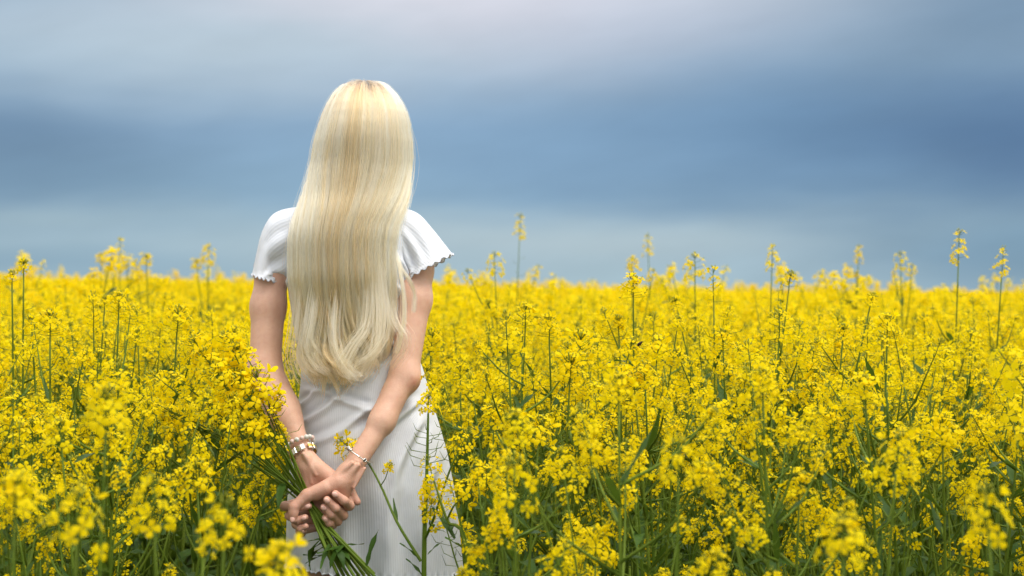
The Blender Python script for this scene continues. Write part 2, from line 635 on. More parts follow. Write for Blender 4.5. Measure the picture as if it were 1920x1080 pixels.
def hero(px, py, d, label, lean=0.0, nb=3, hs=1.0, kind='dome', flowers=True, seed=0, low=.5, spread=.11, group=None):
    rng = random.Random(1000 + seed * 17 + int(px))
    top = P(px, py, d)
    bx = top[0] - lean
    gz = ground_z(bx, d)
    root = empty('rapeseed_plant', (bx, d, gz), label, 'rapeseed plant', group or 'tall or near rapeseed plants that stand out')
    Hh = top[2] - gz - .035 * hs
    paths, lv = stem_paths(rng, Hh, (lean, rng.uniform(-.03, .03)), nb, low, spread, hs, kind)
    mb, heads = build_stem(rng, paths, 6, 3)
    attach(root, rng, mb.mesh('stem', PM), heads, lv, flowers)
    heroes_xy.append((bx, d, top[0]))
    return root


HERO = [
    # px, py, depth, lean, branches, head scale, kind, label
    (1186, 528, 3.60, .02, 2, 1.05, 'dome', 'tall rapeseed plant with a round flower head just above the field, right of the woman'),
    (1340, 540, 3.75, .01, 3, 1.0, 'sparse', 'tall rapeseed plant with a thin spidery top, right of the round-headed one'),
    (985, 583, 3.45, .06, 1, 1.1, 'dome', 'single tall rapeseed stalk with a flat-topped head, nearest to the woman on her right'),
    (1160, 597, 3.62, -.02, 2, .8, 'young', 'rapeseed plant with a budding top standing against the round-headed tall one'),
    (1478, 515, 4.1, .08, 2, .95, 'young', 'rapeseed plant leaning right with a small head just touching the sky'),
    (1632, 553, 3.6, .13, 2, .85, 'young', 'dark slanting rapeseed stalk with a bud tip in the right half of the field'),
    (1797, 472, 4.7, .01, 1, 1.0, 'sparse', 'tallest rapeseed plant at the right edge, with loose flowers spaced up its stem'),
    (1880, 496, 4.5, .03, 1, .95, 'sparse', 'tall rapeseed plant with loose flowers, farthest right against the sky'),
    (1445, 490, 5.2, .0, 2, 1.0, 'sparse', 'rapeseed plant with loose flowers rising into the sky right of centre'),
    (1575, 612, 3.5, .03, 2, .9, 'young', 'upright rapeseed stalk with a sparse top below the slanting dark stalk'),
    (1232, 645, 3.40, .02, 2, 1.15, 'dome', 'broad-headed rapeseed plant that carries a tiny dark beetle'),
    (1085, 640, 3.35, .02, 2, 1.1, 'dome', 'rapeseed plant with a wide flower head between the flat-topped stalk and the beetle plant'),
    (1068, 683, 3.2, .0, 2, 1.0, 'dome', 'rapeseed plant with a pale rounded head just below the wide-headed one'),
    (928, 490, 5.3, .0, 3, 1.1, 'ring', 'bushy rapeseed plant rising into the sky right of the white sleeve'),
    (974, 432, 7.2, .01, 1, 1.15, 'sparse', 'tallest rapeseed plant on the skyline, blurred, right of the white sleeve'),
    (1305, 498, 4.9, .02, 3, 1.05, 'ring', 'bushy rapeseed plant on the skyline right of the round-headed tall one'),
    (1186, 488, 5.4, .0, 1, .95, 'dome', 'small blurred rapeseed head on the skyline above the round-headed tall plant'),
    (1215, 466, 7.0, .0, 2, 1.1, 'sparse', 'blurred tall rapeseed plant on the skyline, middle of the right half'),
    (1612, 480, 6.6, .0, 3, 1.0, 'sparse', 'blurred branching rapeseed plant rising on the skyline, right part'),
    (1690, 485, 6.2, .0, 3, 1.0, 'ring', 'blurred rapeseed plant with a hooked side branch on the right skyline'),
    (42, 490, 3.7, .0, 1, .8, 'young', 'tall bare rapeseed stalk with a small head at the left edge of the field'),
    (28, 512, 3.65, -.03, 1, .7, 'young', 'curved bare rapeseed stalk leaning left at the left edge'),
    (52, 595, 3.35, .0, 2, .85, 'young', 'rapeseed stalk with a bud tip below the tall bare stalk at the left edge'),
    (92, 600, 3.2, .03, 3, .95, 'dome', 'rapeseed plant with side shoots second from the left edge'),
    (200, 556, 3.8, .07, 1, .8, 'young', 'slanting dark rapeseed stalk in the left part of the field'),
    (217, 563, 3.5, .0, 2, .9, 'dome', 'upright rapeseed stalk beside the slanting one in the left part'),
    (333, 590, 3.4, .0, 3, 1.1, 'dome', 'large rapeseed plant with a full head left of the woman'),
    (225, 472, 7.4, .0, 1, 1.1, 'sparse', 'blurred tall rapeseed plant on the skyline far left of the woman'),
    (272, 482, 6.8, .0, 1, 1.1, 'dome', 'blurred rapeseed plant with a round head on the left skyline'),
    (390, 476, 7.0, .0, 2, 1.1, 'ring', 'blurred rapeseed plant on the skyline, nearest left of the white sleeve'),
    (190, 480, 7.6, .0, 1, 1.0, 'dome', 'blurred rapeseed stalk on the left skyline'),
    (808, 630, 3.48, .0, 2, 1.15, 'dome', 'rapeseed plant with a flat head touching the bare right elbow'),
    (1165, 700, 2.95, .01, 3, 1.0, 'dome', 'thick-stemmed rapeseed plant standing nearest the middle of the field'),
    # soft heads close to the camera
    (205, 745, 2.15, .03, 0, 1.25, 'dome', 'large out-of-focus rapeseed head close to the camera, left of the bouquet'),
    (152, 962, 1.85, .02, 1, .95, 'ring', 'out-of-focus ring-shaped rapeseed head in the lower left'),
    (14, 925, 1.85, .0, 0, 1.0, 'dome', 'out-of-focus round rapeseed head cut by the left edge'),
    (298, 935, 2.0, .03, 1, .9, 'ring', 'out-of-focus rapeseed head lower left, between the ring-shaped one and the bouquet'),
    (425, 975, 1.85, .0, 0, .85, 'ring', 'out-of-focus rapeseed head left of the hanging hem'),
    (522, 1055, 1.75, .02, 0, 1.0, 'dome', 'out-of-focus rapeseed head in front of the lower left of the dress'),
    (1590, 995, 1.75, .02, 0, 1.0, 'dome', 'out-of-focus round rapeseed head in the lower right'),
    (1860, 955, 1.85, .0, 0, .95, 'ring', 'out-of-focus rapeseed head in the lower right corner'),
    (1275, 855, 2.05, -.03, 1, .9, 'ring', 'out-of-focus rapeseed head with drooping flowers below the middle of the field'),
    (1430, 705, 2.45, .0, 1, 1.0, 'dome', 'large slightly blurred rapeseed head at mid right'),
    (1675, 845, 2.25, .0, 1, .9, 'ring', 'slightly blurred rapeseed head with spread flowers at right'),
    (965, 905, 2.2, .03, 1, 1.0, 'ring', 'slightly blurred rapeseed head right of the dress hem'),
    (1118, 1015, 2.55, .0, 1, 1.2, 'dome', 'full round rapeseed head low in the middle of the field'),
    (912, 885, 2.9, .02, 2, .95, 'dome', 'rapeseed plant with heads close to the right edge of the dress'),
    (925, 775, 3.1, .02, 3, 1.0, 'dome', 'leafy rapeseed plant just right of the dress'),
    (70, 800, 2.9, .0, 3, 1.0, 'dome', 'rapeseed plant with many heads at mid left edge'),
    (375, 880, 2.6, .0, 0, .9, 'dome', 'rapeseed plant under the tips of the bouquet'),
    (1010, 800, 2.85, .0, 3, 1.0, 'dome', 'bushy rapeseed plant low between the dress and the thick-stemmed plant'),
    (1500, 900, 2.5, .0, 2, 1.0, 'dome', 'rapeseed plant with scattered heads low in the right half'),
    (1770, 800, 2.7, .0, 3, 1.0, 'dome', 'rapeseed plant with several heads at lower right'),
]
for i, (px, py, d, lean, nb, hs, kd, lab) in enumerate(HERO):
    hero(px, py, d, lab, lean, nb, hs, kd, d < 3.5, i, .5 if d > 3 else .62, .11 if d > 3 else .09)


def built_plant(root_xyz, label, paths, lv, seed, flowers=True):
    rng = random.Random(seed)
    R = np.array(root_xyz)
    root = empty('rapeseed_plant', root_xyz, label, 'rapeseed plant', 'tall or near rapeseed plants that stand out')
    pp = [(np.asarray(p) - R, a, b, h, q) for p, a, b, h, q in paths]
    mb, heads = build_stem(rng, pp, 7, 4)
    attach(root, rng, mb.mesh('stem', PM), heads, [(np.asarray(p) - R, a, L, v) for p, a, L, v in lv], flowers)
    return root


# the plant in front of the dress, right side
dp = random.Random(5)
DOME, RING, YOUNG, SPARSE = (lambda r=dp: pick_head(r, 'dome')), (lambda r=dp: pick_head(r, 'ring')), (lambda r=dp: pick_head(r, 'young')), (lambda r=dp: pick_head(r, 'sparse'))
bx = P(794, 1080, 3.03)
base0 = np.array([bx[0], 3.03, 0.0])
paths = [
    (smooth_path([base0, P(795, 1080, 3.03), P(800, 900, 3.03), P(803, 775, 3.03)], 16), .0065, .002, (DOME(), .82), (.72, .92, 14)),
    (smooth_path([P(797, 1010, 3.03), P(812, 975, 3.0), P(842, 885, 2.98), P(858, 850, 2.98)], 9), .003, .0016, (RING(), .8), None),
    (smooth_path([P(797, 985, 3.03), P(792, 960, 2.99), P(800, 935, 2.97)], 6), .0022, .0014, (DOME(), .85), None),
    (smooth_path([P(800, 1000, 3.03), P(815, 985, 3.0), P(806, 985, 2.97), P(806, 975, 2.96)], 6), .002, .0012, (RING(), .75), None),
    (smooth_path([P(789, 1052, 3.03), P(745, 980, 3.06), P(716, 915, 3.12), P(690, 868, 3.165), P(664, 846, 3.172)], 16), .0032, .0014, (DOME(), .85), None),
    (smooth_path([P(714, 910, 3.12), P(722, 898, 3.11), P(727, 884, 3.10)], 5), .0012, .0009, (YOUNG(), .55), None),
]
lv = [(P(789, 1052, 3.03), 2.9, .055, 0), (P(745, 980, 3.06), 1.9, .045, 3), (P(802, 1040, 3.03), .4, .04, 0), (P(803, 1000, 3.03), .2, .04, 1), (P(792, 1080, 3.03), 2.6, .05, 0)]
built_plant(base0, 'rapeseed plant with bare pods on its stem standing in front of the white dress', paths, lv, 41)
b1 = P(870, 1078, 2.9); base1 = np.array([b1[0] + .03, 2.9, 0])
built_plant(base1, 'rapeseed stalk crossing the right edge of the dress hem', [
    (smooth_path([base1, P(880, 1078, 2.9), P(838, 975, 2.92), P(815, 905, 2.93)], 14), .005, .0018, (RING(), .8), None),
    (smooth_path([P(838, 975, 2.92), P(850, 950, 2.9), P(864, 935, 2.9)], 6), .0022, .0013, (DOME(), 1.0), None)],
    [(P(852, 1010, 2.92), 2.3, .085, 0), (P(846, 995, 2.92), 1.5, .04, 1)], 43)

# the remaining near plants come from a few templates, each plant with its own parts
tr = random.Random(77)
templates = []
for k in range(10):
    Hh = tr.uniform(1.02, 1.10)
    paths, lv = stem_paths(tr, Hh, (tr.uniform(-.07, .07), tr.uniform(-.07, .07)), tr.randint(10, 13), .33, .17)
    mb, heads = build_stem(tr, paths, 5, 3)
    templates.append((mb.mesh('stem', PM), heads, lv))


def zone(x, y):
    WPX = 690
    px = 960 + x / y * FPX
    if px < WPX: where = 'at the left edge' if px < 200 else 'left of the woman'
    else: where = ['just right of the woman', 'in the middle of the field', 'right of the middle', 'towards the right edge'][min(3, max(0, int((px - 800) / 290)))]
    row = 'front rows' if y < 3.2 else ('rows level with the woman' if y < 4.0 else ('rows just behind the woman' if y < 4.8 else 'soft rows farther back'))
    return f'flowering rapeseed plant in the {row}, {where}', f'rapeseed plants in the {row}, {where}'


protos = {}
count = len(HERO) + 2
y = 2.35
spots = []
while y < NEAR_END:
    step = .20
    hw = .33 * y + .05
    x = -hw
    while x < hw:
        spots.append((x + tr.uniform(-.085, .085), y + tr.uniform(-.085, .085)))
        x += step
    y += step * .93
for jx, jy in spots:
    r2 = (jx - WOMAN[0]) ** 2 + ((jy - WOMAN[1]) * .9) ** 2
    if r2 < .30 ** 2: continue
    if jy < 3.5 and abs(960 + jx / jy * FPX - 715) < 165 + .13 / jy * FPX: continue
    if jy < 3.4 and 335 < 960 + jx / jy * FPX < 905 and jy > 2.85: continue
    if jy < 2.85 and 215 < 960 + jx / jy * FPX < 720: continue
    if jy < 2.9 and tr.random() < .35: continue
    if jy < 3.3 and abs(jx / jy * FPX + 960 - 480) < 110: continue
    if any((jx - hx) ** 2 + (jy - hy) ** 2 < .06 ** 2 for hx, hy, _ in heroes_xy): continue
    if count >= 299:
        CUT = jy
        break
    lab, grp = zone(jx, jy)
    k = tr.randrange(len(templates))
    hgt = tr.uniform(.90, 1.06) * (1.0 if jy > 3 else .95)
    rz, tl = tr.uniform(0, 6.28), (tr.gauss(0, .05), tr.gauss(0, .05))
    if k not in protos:
        root = empty('rapeseed_plant', (0, 0, 0), lab, 'rapeseed plant', grp)
        me, heads, lv = templates[k]
        attach(root, tr, me, heads, lv)
        protos[k] = root
        root.location = (jx, jy, ground_z(jx, jy)); root.rotation_euler = (tl[0], tl[1], rz); root.scale = (hgt,) * 3
    else:
        dup(protos[k], (jx, jy, ground_z(jx, jy)), rz, hgt, tl, lab, grp)
    count += 1
print('individual plants', count, 'spots', len(spots))

# leaves close to the ground that close the gaps between the stems
ur = random.Random(9)
und = []
for v in range(4):
    mb = MB()
    for q in range(9):
        a = ur.uniform(0, 6.28)
        mb.addt(LEAVES[ur.choice([1, 2, 4])], mat4((ur.gauss(0, .05), ur.gauss(0, .05), ur.uniform(.02, .46)), leaf_q(a, ur.uniform(-.1, .7)), ur.uniform(.10, .19)))
    for q in range(3):
        x0, y0 = ur.gauss(0, .05), ur.gauss(0, .05)
        tube(mb, [(x0, y0, 0), (x0 * 1.3, y0 * 1.3, .5)], [.004, .003], 4, 1)
    und.append(mb.mesh('low_leaves', PM))
pts, rots, scl, idx = [], [], [], []
for q in range(1150):
    yy = 2.2 + 5.6 * ur.random() ** .8
    xx = ur.uniform(-1, 1) * (.34 * yy + .4)
    if (xx - WOMAN[0]) ** 2 + (yy - WOMAN[1]) ** 2 < .36 ** 2: continue
    if yy < 3.4 and abs(960 + xx / yy * FPX - 700) < 190: continue
    pts.append((xx, yy, ground_z(xx, yy))); rots.append((ur.gauss(0, .1), ur.gauss(0, .1), ur.uniform(0, 6.28))); scl.append(ur.uniform(.8, 1.3)); idx.append(ur.randint(0, 3))
scatter('undergrowth', und, pts, rots, scl, idx, 'dark green leaves filling the space between the rapeseed stems')

# the crop behind them
pts, rots, scl, idx = [], [], [], []
y = 2.55
while y < 17:
    step = .185 if y < 9 else .21
    hw = .36 * y + 2.2
    x = -hw
    while x < hw:
        jx, jy = x + cr.uniform(-.09, .09), y + cr.uniform(-.09, .09)
        x += step
        if jy < CUT and abs(jx) < .33 * jy + .06: continue
        if jy < 3.2 and cr.random() < .5: continue
        tall = jy > 6.2 and cr.random() < (.080 if jx < 0 else .062)
        pts.append((jx, jy, ground_z(jx, jy)))
        rots.append((cr.gauss(0, .06), cr.gauss(0, .06), cr.uniform(0, 6.28)))
        scl.append((cr.uniform(.92, 1.05) if cr.random() > .30 else cr.uniform(1.04, 1.14)) if not tall else cr.uniform(1.12, 1.27))
        idx.append(cr.randint(0, 8))
    y += step
scatter('rapeseed_crop', mid_vars, pts, rots, scl, idx, 'dense yellow flowering rapeseed crop behind the woman')
pts, rots, scl, idx = [], [], [], []
y = 17.2
while y < 125:
    step = 1.35 if y < 50 else 1.5
    hw = .48 * y + 6
    x = -hw
    while x < hw:
        jx, jy = x + cr.uniform(-.2, .2), y + cr.uniform(-.2, .2)
        pts.append((jx, jy, ground_z(jx, jy)))
        rots.append((0, 0, cr.uniform(0, 6.28))); scl.append(cr.uniform(.96, 1.05)); idx.append(cr.randint(0, 3))
        x += step
    y += step
scatter('distant_rapeseed_crop', far_vars, pts, rots, scl, idx, 'distant yellow rapeseed crop reaching the horizon')

# ------------------------------------------------------------------ the woman
#   body: one continuous skin, grown from tapered limbs blended together
def axis_nodes(segs):
    """non-uniform grid axis from (start, end, step) pieces"""
    out = []
    for a, b, s in segs:
        n = max(1, int(round((b - a) / s)))
        out.extend(np.linspace(a, b, n, endpoint=False))
    out.append(segs[-1][1])
    return np.array(out, np.float32)


GX = axis_nodes([(-.640, -.470, .004), (-.470, -.295, .0018), (-.295, -.110, .004)])
GY = axis_nodes([(3.03, 3.065, .004), (3.065, 3.205, .0018), (3.205, 3.60, .0045)])
GZ = axis_nodes([(-.012, .60, .008), (.60, .70, .004), (.70, .90, .0018), (.90, 1.70, .004)])
BIG = .08


def field(): return np.full((len(GX), len(GY), len(GZ)), BIG, np.float32)


def block(lo, hi):
    s = []
    for g, a, b in zip((GX, GY, GZ), lo, hi):
        i0, i1 = np.searchsorted(g, a), np.searchsorted(g, b)
        s.append(slice(max(i0 - 1, 0), min(i1 + 1, len(g))))
    return tuple(s)


def smin(a, b, k):
    h = np.maximum(k - np.abs(a - b), 0) / k
    return np.minimum(a, b) - h * h * k * .25


def cone(F, a, b, ra, rb, k=.012, flat=None):
    """tapered limb from a to b; flat=(axis vector, factor) squashes the section along one direction"""
    a, b = np.asarray(a, np.float32), np.asarray(b, np.float32)
    m = max(ra, rb) * (flat[1] if flat and flat[1] > 1 else 1) + k + .03
    s = block(np.minimum(a, b) - m, np.maximum(a, b) + m)
    x = GX[s[0]][:, None, None] - a[0]; y = GY[s[1]][None, :, None] - a[1]; z = GZ[s[2]][None, None, :] - a[2]
    d = b - a; L2 = float(d @ d) + 1e-12
    t = np.clip((x * d[0] + y * d[1] + z * d[2]) / L2, 0, 1)
    qx, qy, qz = x - t * d[0], y - t * d[1], z - t * d[2]
    if flat:
        n = np.asarray(flat[0], np.float32); n = n / np.linalg.norm(n)
        p = qx * n[0] + qy * n[1] + qz * n[2]
        f = flat[1]
        dd = np.sqrt(np.maximum(qx * qx + qy * qy + qz * qz - p * p + (p / f) ** 2, 0))
    else:
        dd = np.sqrt(qx * qx + qy * qy + qz * qz)
    F[s] = smin(F[s], dd - (ra + (rb - ra) * t), k)


def ball(F, c, r, k=.012):
    c = np.asarray(c, np.float32); r = np.asarray(r, np.float32)
    m = r + k + .03
    s = block(c - m, c + m)
    x = (GX[s[0]][:, None, None] - c[0]) / r[0]; y = (GY[s[1]][None, :, None] - c[1]) / r[1]; z = (GZ[s[2]][None, None, :] - c[2]) / r[2]
    q = np.sqrt(x * x + y * y + z * z)
    F[s] = smin(F[s], (q - 1) * float(r.min()), k)


def chain(F, pts, radii, k=.004):
    for i in range(len(pts) - 1): cone(F, pts[i], pts[i + 1], radii[i], radii[i + 1], k)


ZP = lambda py: CAMZ - (py - 540) / FPX * 3.33
XP = lambda px: (px - 960) / FPX * 3.33
# torso profile: photo row, left edge, right edge, back depth, front depth (of the dress)
TORSO = np.array([
    (385, 632, 706, .045, .045), (393, 588, 738, .062, .055), (402, 562, 756, .078, .065), (420, 540, 772, .094, .078), (450, 533, 776, .108, .095),
    (490, 534, 775, .115, .108), (540, 541, 770, .115, .115), (600, 550, 771, .104, .110), (660, 560, 781, .092, .095), (700, 566, 796, .090, .088),
    (740, 562, 806, .098, .086), (790, 552, 822, .115, .088), (850, 545, 839, .131, .095), (910, 541, 850, .135, .104), (970, 539, 856, .131, .114),
    (1020, 538, 859, .128, .120), (1068, 537, 861, .127, .124), (1082, 536, 862, .127, .125)], float)
TZ = ZP(TORSO[:, 0])


_TR = np.arange(360.0, 1110.0, 1.0)
_k = np.exp(-np.linspace(-2.2, 2.2, 61) ** 2); _k /= _k.sum()
_TS = []
for _c in range(1, 5):
    _v = np.interp(_TR, TORSO[:, 0], TORSO[:, _c])
    _w = np.clip((_TR - 415) / 40, 0, 1)
    _TS.append(_v * (1 - _w) + np.convolve(np.pad(_v, 30, mode='edge'), _k, 'valid') * _w)


def torso_at(z):
    row = 540 + (CAMZ - z) / 3.33 * FPX
    f = lambda c: np.interp(row, _TR, c)
    L, R = XP(f(_TS[0])), XP(f(_TS[1]))
    return (L + R) / 2, (R - L) / 2, f(_TS[2]), f(_TS[3])


YB = 3.33


def build_body():
    B = field()
    # trunk: stacked ellipses a finger inside the dress
    zs = GZ[(GZ > .74) & (GZ < 1.425)]
    zi = np.searchsorted(GZ, zs[0]); zj = zi + len(zs)
    cx, hw, bb, bf = torso_at(zs)
    shrink = np.where(zs < 1.0, .020, .010)
    narrow = np.clip((1.0 - zs) / .3, 0, 1) * .03
    hw = np.maximum(hw - shrink - narrow, .02); bb = np.maximum(bb - shrink, .02); bf = np.maximum(bf - shrink, .02)
    s = block((-.62, 3.12, zs[0]), (-.12, 3.52, zs[-1]))
    X = GX[s[0]][:, None, None]; Yv = GY[s[1]][None, :, None]
    cap = np.maximum(zs[0] - zs, 0)
    dx = (X - cx[None, None]) / hw[None, None]
    dy = (Yv - YB); dyn = np.where(dy < 0, dy / bb[None, None], dy / bf[None, None])
    q = np.sqrt(dx * dx + dyn * dyn)
    val = (q - 1) * np.minimum(hw, np.minimum(bb, bf))[None, None]
    B[s[0], s[1], zi:zj] = np.minimum(B[s[0], s[1], zi:zj], val).astype(np.float32)
    hipx = XP(697)
    ball(B, (hipx, 3.325, .80), (.135, .105, .09), .05)
    # legs and feet
    for sgn in (-1, 1):
        hx = hipx + sgn * .082
        kx, ax = hipx + sgn * .078, hipx + sgn * .075
        cone(B, (hx, 3.325, .79), (kx, 3.32, .46), .082, .056, .04)
        cone(B, (kx, 3.32, .46), (kx, 3.315, .33), .054, .053, .03)
        cone(B, (kx, 3.315, .33), (ax, 3.325, .085), .053, .033, .03)
        cone(B, (ax, 3.30, .040), (ax + sgn * .012, 3.47, .026), .036, .030, .03)
        for t in range(5):
            cone(B, (ax + sgn * (-.022 + .014 * t), 3.46 - .008 * t, .018), (ax + sgn * (-.024 + .016 * t), 3.505 - .012 * t, .012), .012, .010, .008)
    # neck and head
    hc = P(682, 245, 3.335)
    cone(B, (XP(676), 3.335, ZP(405)), (XP(680), 3.345, ZP(330)), .060, .050, .03)
    for sgn in (-1, 1):
        cone(B, (XP(676) + sgn * .03, 3.335, ZP(378)), (XP(657) + sgn * .10, 3.335, ZP(428)), .034, .036, .04)
    ball(B, hc + [0, -.004, .000], (.070, .090, .098), .03)
    ball(B, hc + [0, .035, -.055], (.056, .058, .068), .03)
    cone(B, hc + [0, .085, -.005], hc + [0, .110, -.040], .008, .012, .012)       # nose
    cone(B, hc + [-.016, .090, -.070], hc + [.016, .090, -.070], .0075, .0075, .008)   # lips
    cone(B, hc + [-.016, .088, -.080], hc + [.016, .088, -.080], .008, .008, .008)
    ball(B, hc + [0, .085, -.104], (.018, .016, .016), .02)                        # chin
    for sgn in (-1, 1):
        ball(B, hc + [sgn * .074, -.002, -.022], (.009, .018, .031), .008)         # ears
        cone(B, hc + [sgn * .016, .083, .020], hc + [sgn * .044, .070, .024], .008, .007, .02)   # brows
        ball(B, hc + [sgn * .040, .070, -.030], (.022, .022, .018), .02)           # cheeks
    # arms
    AR, AL = field(), field()
    sR, mR_, uR, eR, fR, wR = P(768, 444, 3.335), P(780, 505, 3.315), P(777, 562, 3.29), P(758, 703, 3.235), P(718, 788, 3.185), P(656, 884, 3.132)
    cone(AR, sR, mR_, .036, .0345, .02); cone(AR, mR_, uR, .0345, .0345, .02); cone(AR, uR, eR, .0345, .0290, .02)
    ball(AR, P(773, 716, 3.224), (.012, .012, .014), .022)                            # point of the elbow
    cone(AR, eR, fR, .0280, .0228, .02); cone(AR, fR, wR, .0228, .0205, .02, ((0.4, 1, .2), .88))
    cone(AR, P(738, 735, 3.215), P(714, 790, 3.18), .019, .019, .02)
    sL, mL_, uL, eL, fL, wL = P(538, 447, 3.335), P(511, 503, 3.322), P(503, 575, 3.305), P(497, 692, 3.275), P(530, 765, 3.225), P(573, 862, 3.157)
    cone(AL, sL, mL_, .037, .0350, .02); cone(AL, mL_, uL, .0350, .0348, .02); cone(AL, uL, eL, .0348, .0325, .02)
    ball(AL, P(485, 700, 3.272), (.018, .019, .020), .03)
    cone(AL, eL, fL, .0330, .0285, .02); cone(AL, fL, wL, .0285, .0205, .02, ((0.3, 1, .2), .88))
    cone(AL, P(512, 735, 3.25), P(535, 785, 3.21), .027, .027, .03)
    # right hand: fist round the stems, palm to the camera
    HR = field()
    mR = [P(582, 938, 3.142), P(588, 955, 3.147), P(597, 971, 3.147), P(606, 985, 3.143)]
    w0 = P(648, 896, 3.135)
    for m, r in zip(mR, (.0145, .014, .0135, .012)):
        cone(HR, w0, m, .0185, r, .010)
    cone(HR, P(634, 905, 3.116), P(592, 925, 3.108), .0185, .0155, .012)             # ball of the thumb
    cone(HR, P(648, 900, 3.125), P(640, 928, 3.125), .0185, .0155, .012)             # heel of the hand
    TH = field()
    chain(TH, [P(610, 915, 3.106), P(576, 929, 3.102), P(551, 951, 3.093), P(550, 962, 3.091), P(550, 975, 3.090)], [0.0143, 0.0124, 0.0103, 0.0090, 0.0072], .006)
    FR = []
    for pts, rr in (([mR[0], P(534, 949, 3.124), P(556, 951, 3.103), P(579, 949, 3.100)], [0.0110, 0.0090, 0.0081, 0.0066]),
                    ([mR[1], P(543, 967, 3.124), P(557, 976, 3.101), P(572, 970, 3.097)], [0.0110, 0.0090, 0.0081, 0.0066]),
                    ([mR[2], P(555, 983, 3.126), P(564, 991, 3.104), P(573, 987, 3.099)], [0.0106, 0.0085, 0.0076, 0.0063]),
                    ([mR[3], P(562, 996, 3.130), P(566, 1000, 3.112), P(570, 995, 3.104)], [0.0097, 0.0077, 0.0070, 0.0059])):
        Fg = field(); chain(Fg, pts, rr, .004); FR.append(Fg)
    # tendons and veins on the right wrist
    for a, b, r in ((P(672, 872, 3.114), P(640, 906, 3.112), .0036), (P(684, 878, 3.118), P(664, 915, 3.113), .003), (P(660, 868, 3.112), P(628, 896, 3.110), .0032)):
        cone(HR, a, b, r, r * .8, .006)
    # left hand: palm to the camera behind the right, fingers folded up over its heel
    HL = field()
    mL = [P(642, 918, 3.166), P(631, 934, 3.168), P(618, 948, 3.168), P(604, 960, 3.164)]
    wl = P(579, 874, 3.160)
    for m, r in zip(mL, (.0150, .0145, .0140, .0125)):
        cone(HL, wl, m, .0185, r, .010)
    cone(HL, P(594, 878, 3.150), P(622, 898, 3.150), .0185, .0170, .012)
    cone(HL, P(572, 880, 3.150), P(580, 925, 3.152), .0155, .0150, .012)
    cone(HL, P(569, 850, 3.135), P(592, 890, 3.133), .0026, .0022, .005); cone(HL, P(578, 858, 3.135), P(584, 905, 3.137), .0024, .002, .005)
    TL = field()
    chain(TL, [P(612, 890, 3.152), P(640, 908, 3.152), P(657, 923, 3.146), P(670, 941, 3.140)], [0.0147, 0.0120, 0.0097, 0.0074], .006)
    FL_ = []
    for pts, rr in (([mL[0], P(655, 948, 3.122), P(645, 939, 3.098), P(629, 926, 3.092)], [0.0115, 0.0099, 0.0086, 0.0074]),
                    ([mL[1], P(643, 966, 3.121), P(630, 953, 3.096), P(613, 937, 3.090)], [0.0115, 0.0099, 0.0086, 0.0074]),
                    ([mL[2], P(633, 977, 3.122), P(622, 965, 3.099), P(607, 951, 3.094)], [0.0109, 0.0092, 0.0081, 0.0068]),
                    ([mL[3], P(624, 984, 3.126), P(618, 981, 3.106), P(609, 971, 3.100)], [0.0097, 0.0083, 0.0074, 0.0063])):
        Fg = field(); chain(Fg, pts, rr, .004); FL_.append(Fg)

    def hand(A, H, T, fingers):
        G = fingers[0]
        for f in fingers[1:]: G = smin(G, f, .0012)
        H = smin(H, G, .007)
        H = smin(H, T, .0025)
        return smin(A, H, .016)
    RA = hand(AR, HR, TH, FR); LA = hand(AL, HL, TL, FL_)
    kz = (.002 + .032 * np.clip((GZ - 1.305) / .06, 0, 1)).astype(np.float32)[None, None, :]
    B = np.minimum(smin(B, np.minimum(RA, LA), kz), BIG)
    B = np.maximum(B, -(GZ[None, None, :] + .0) - 0)           # soles flat on the ground
    return B


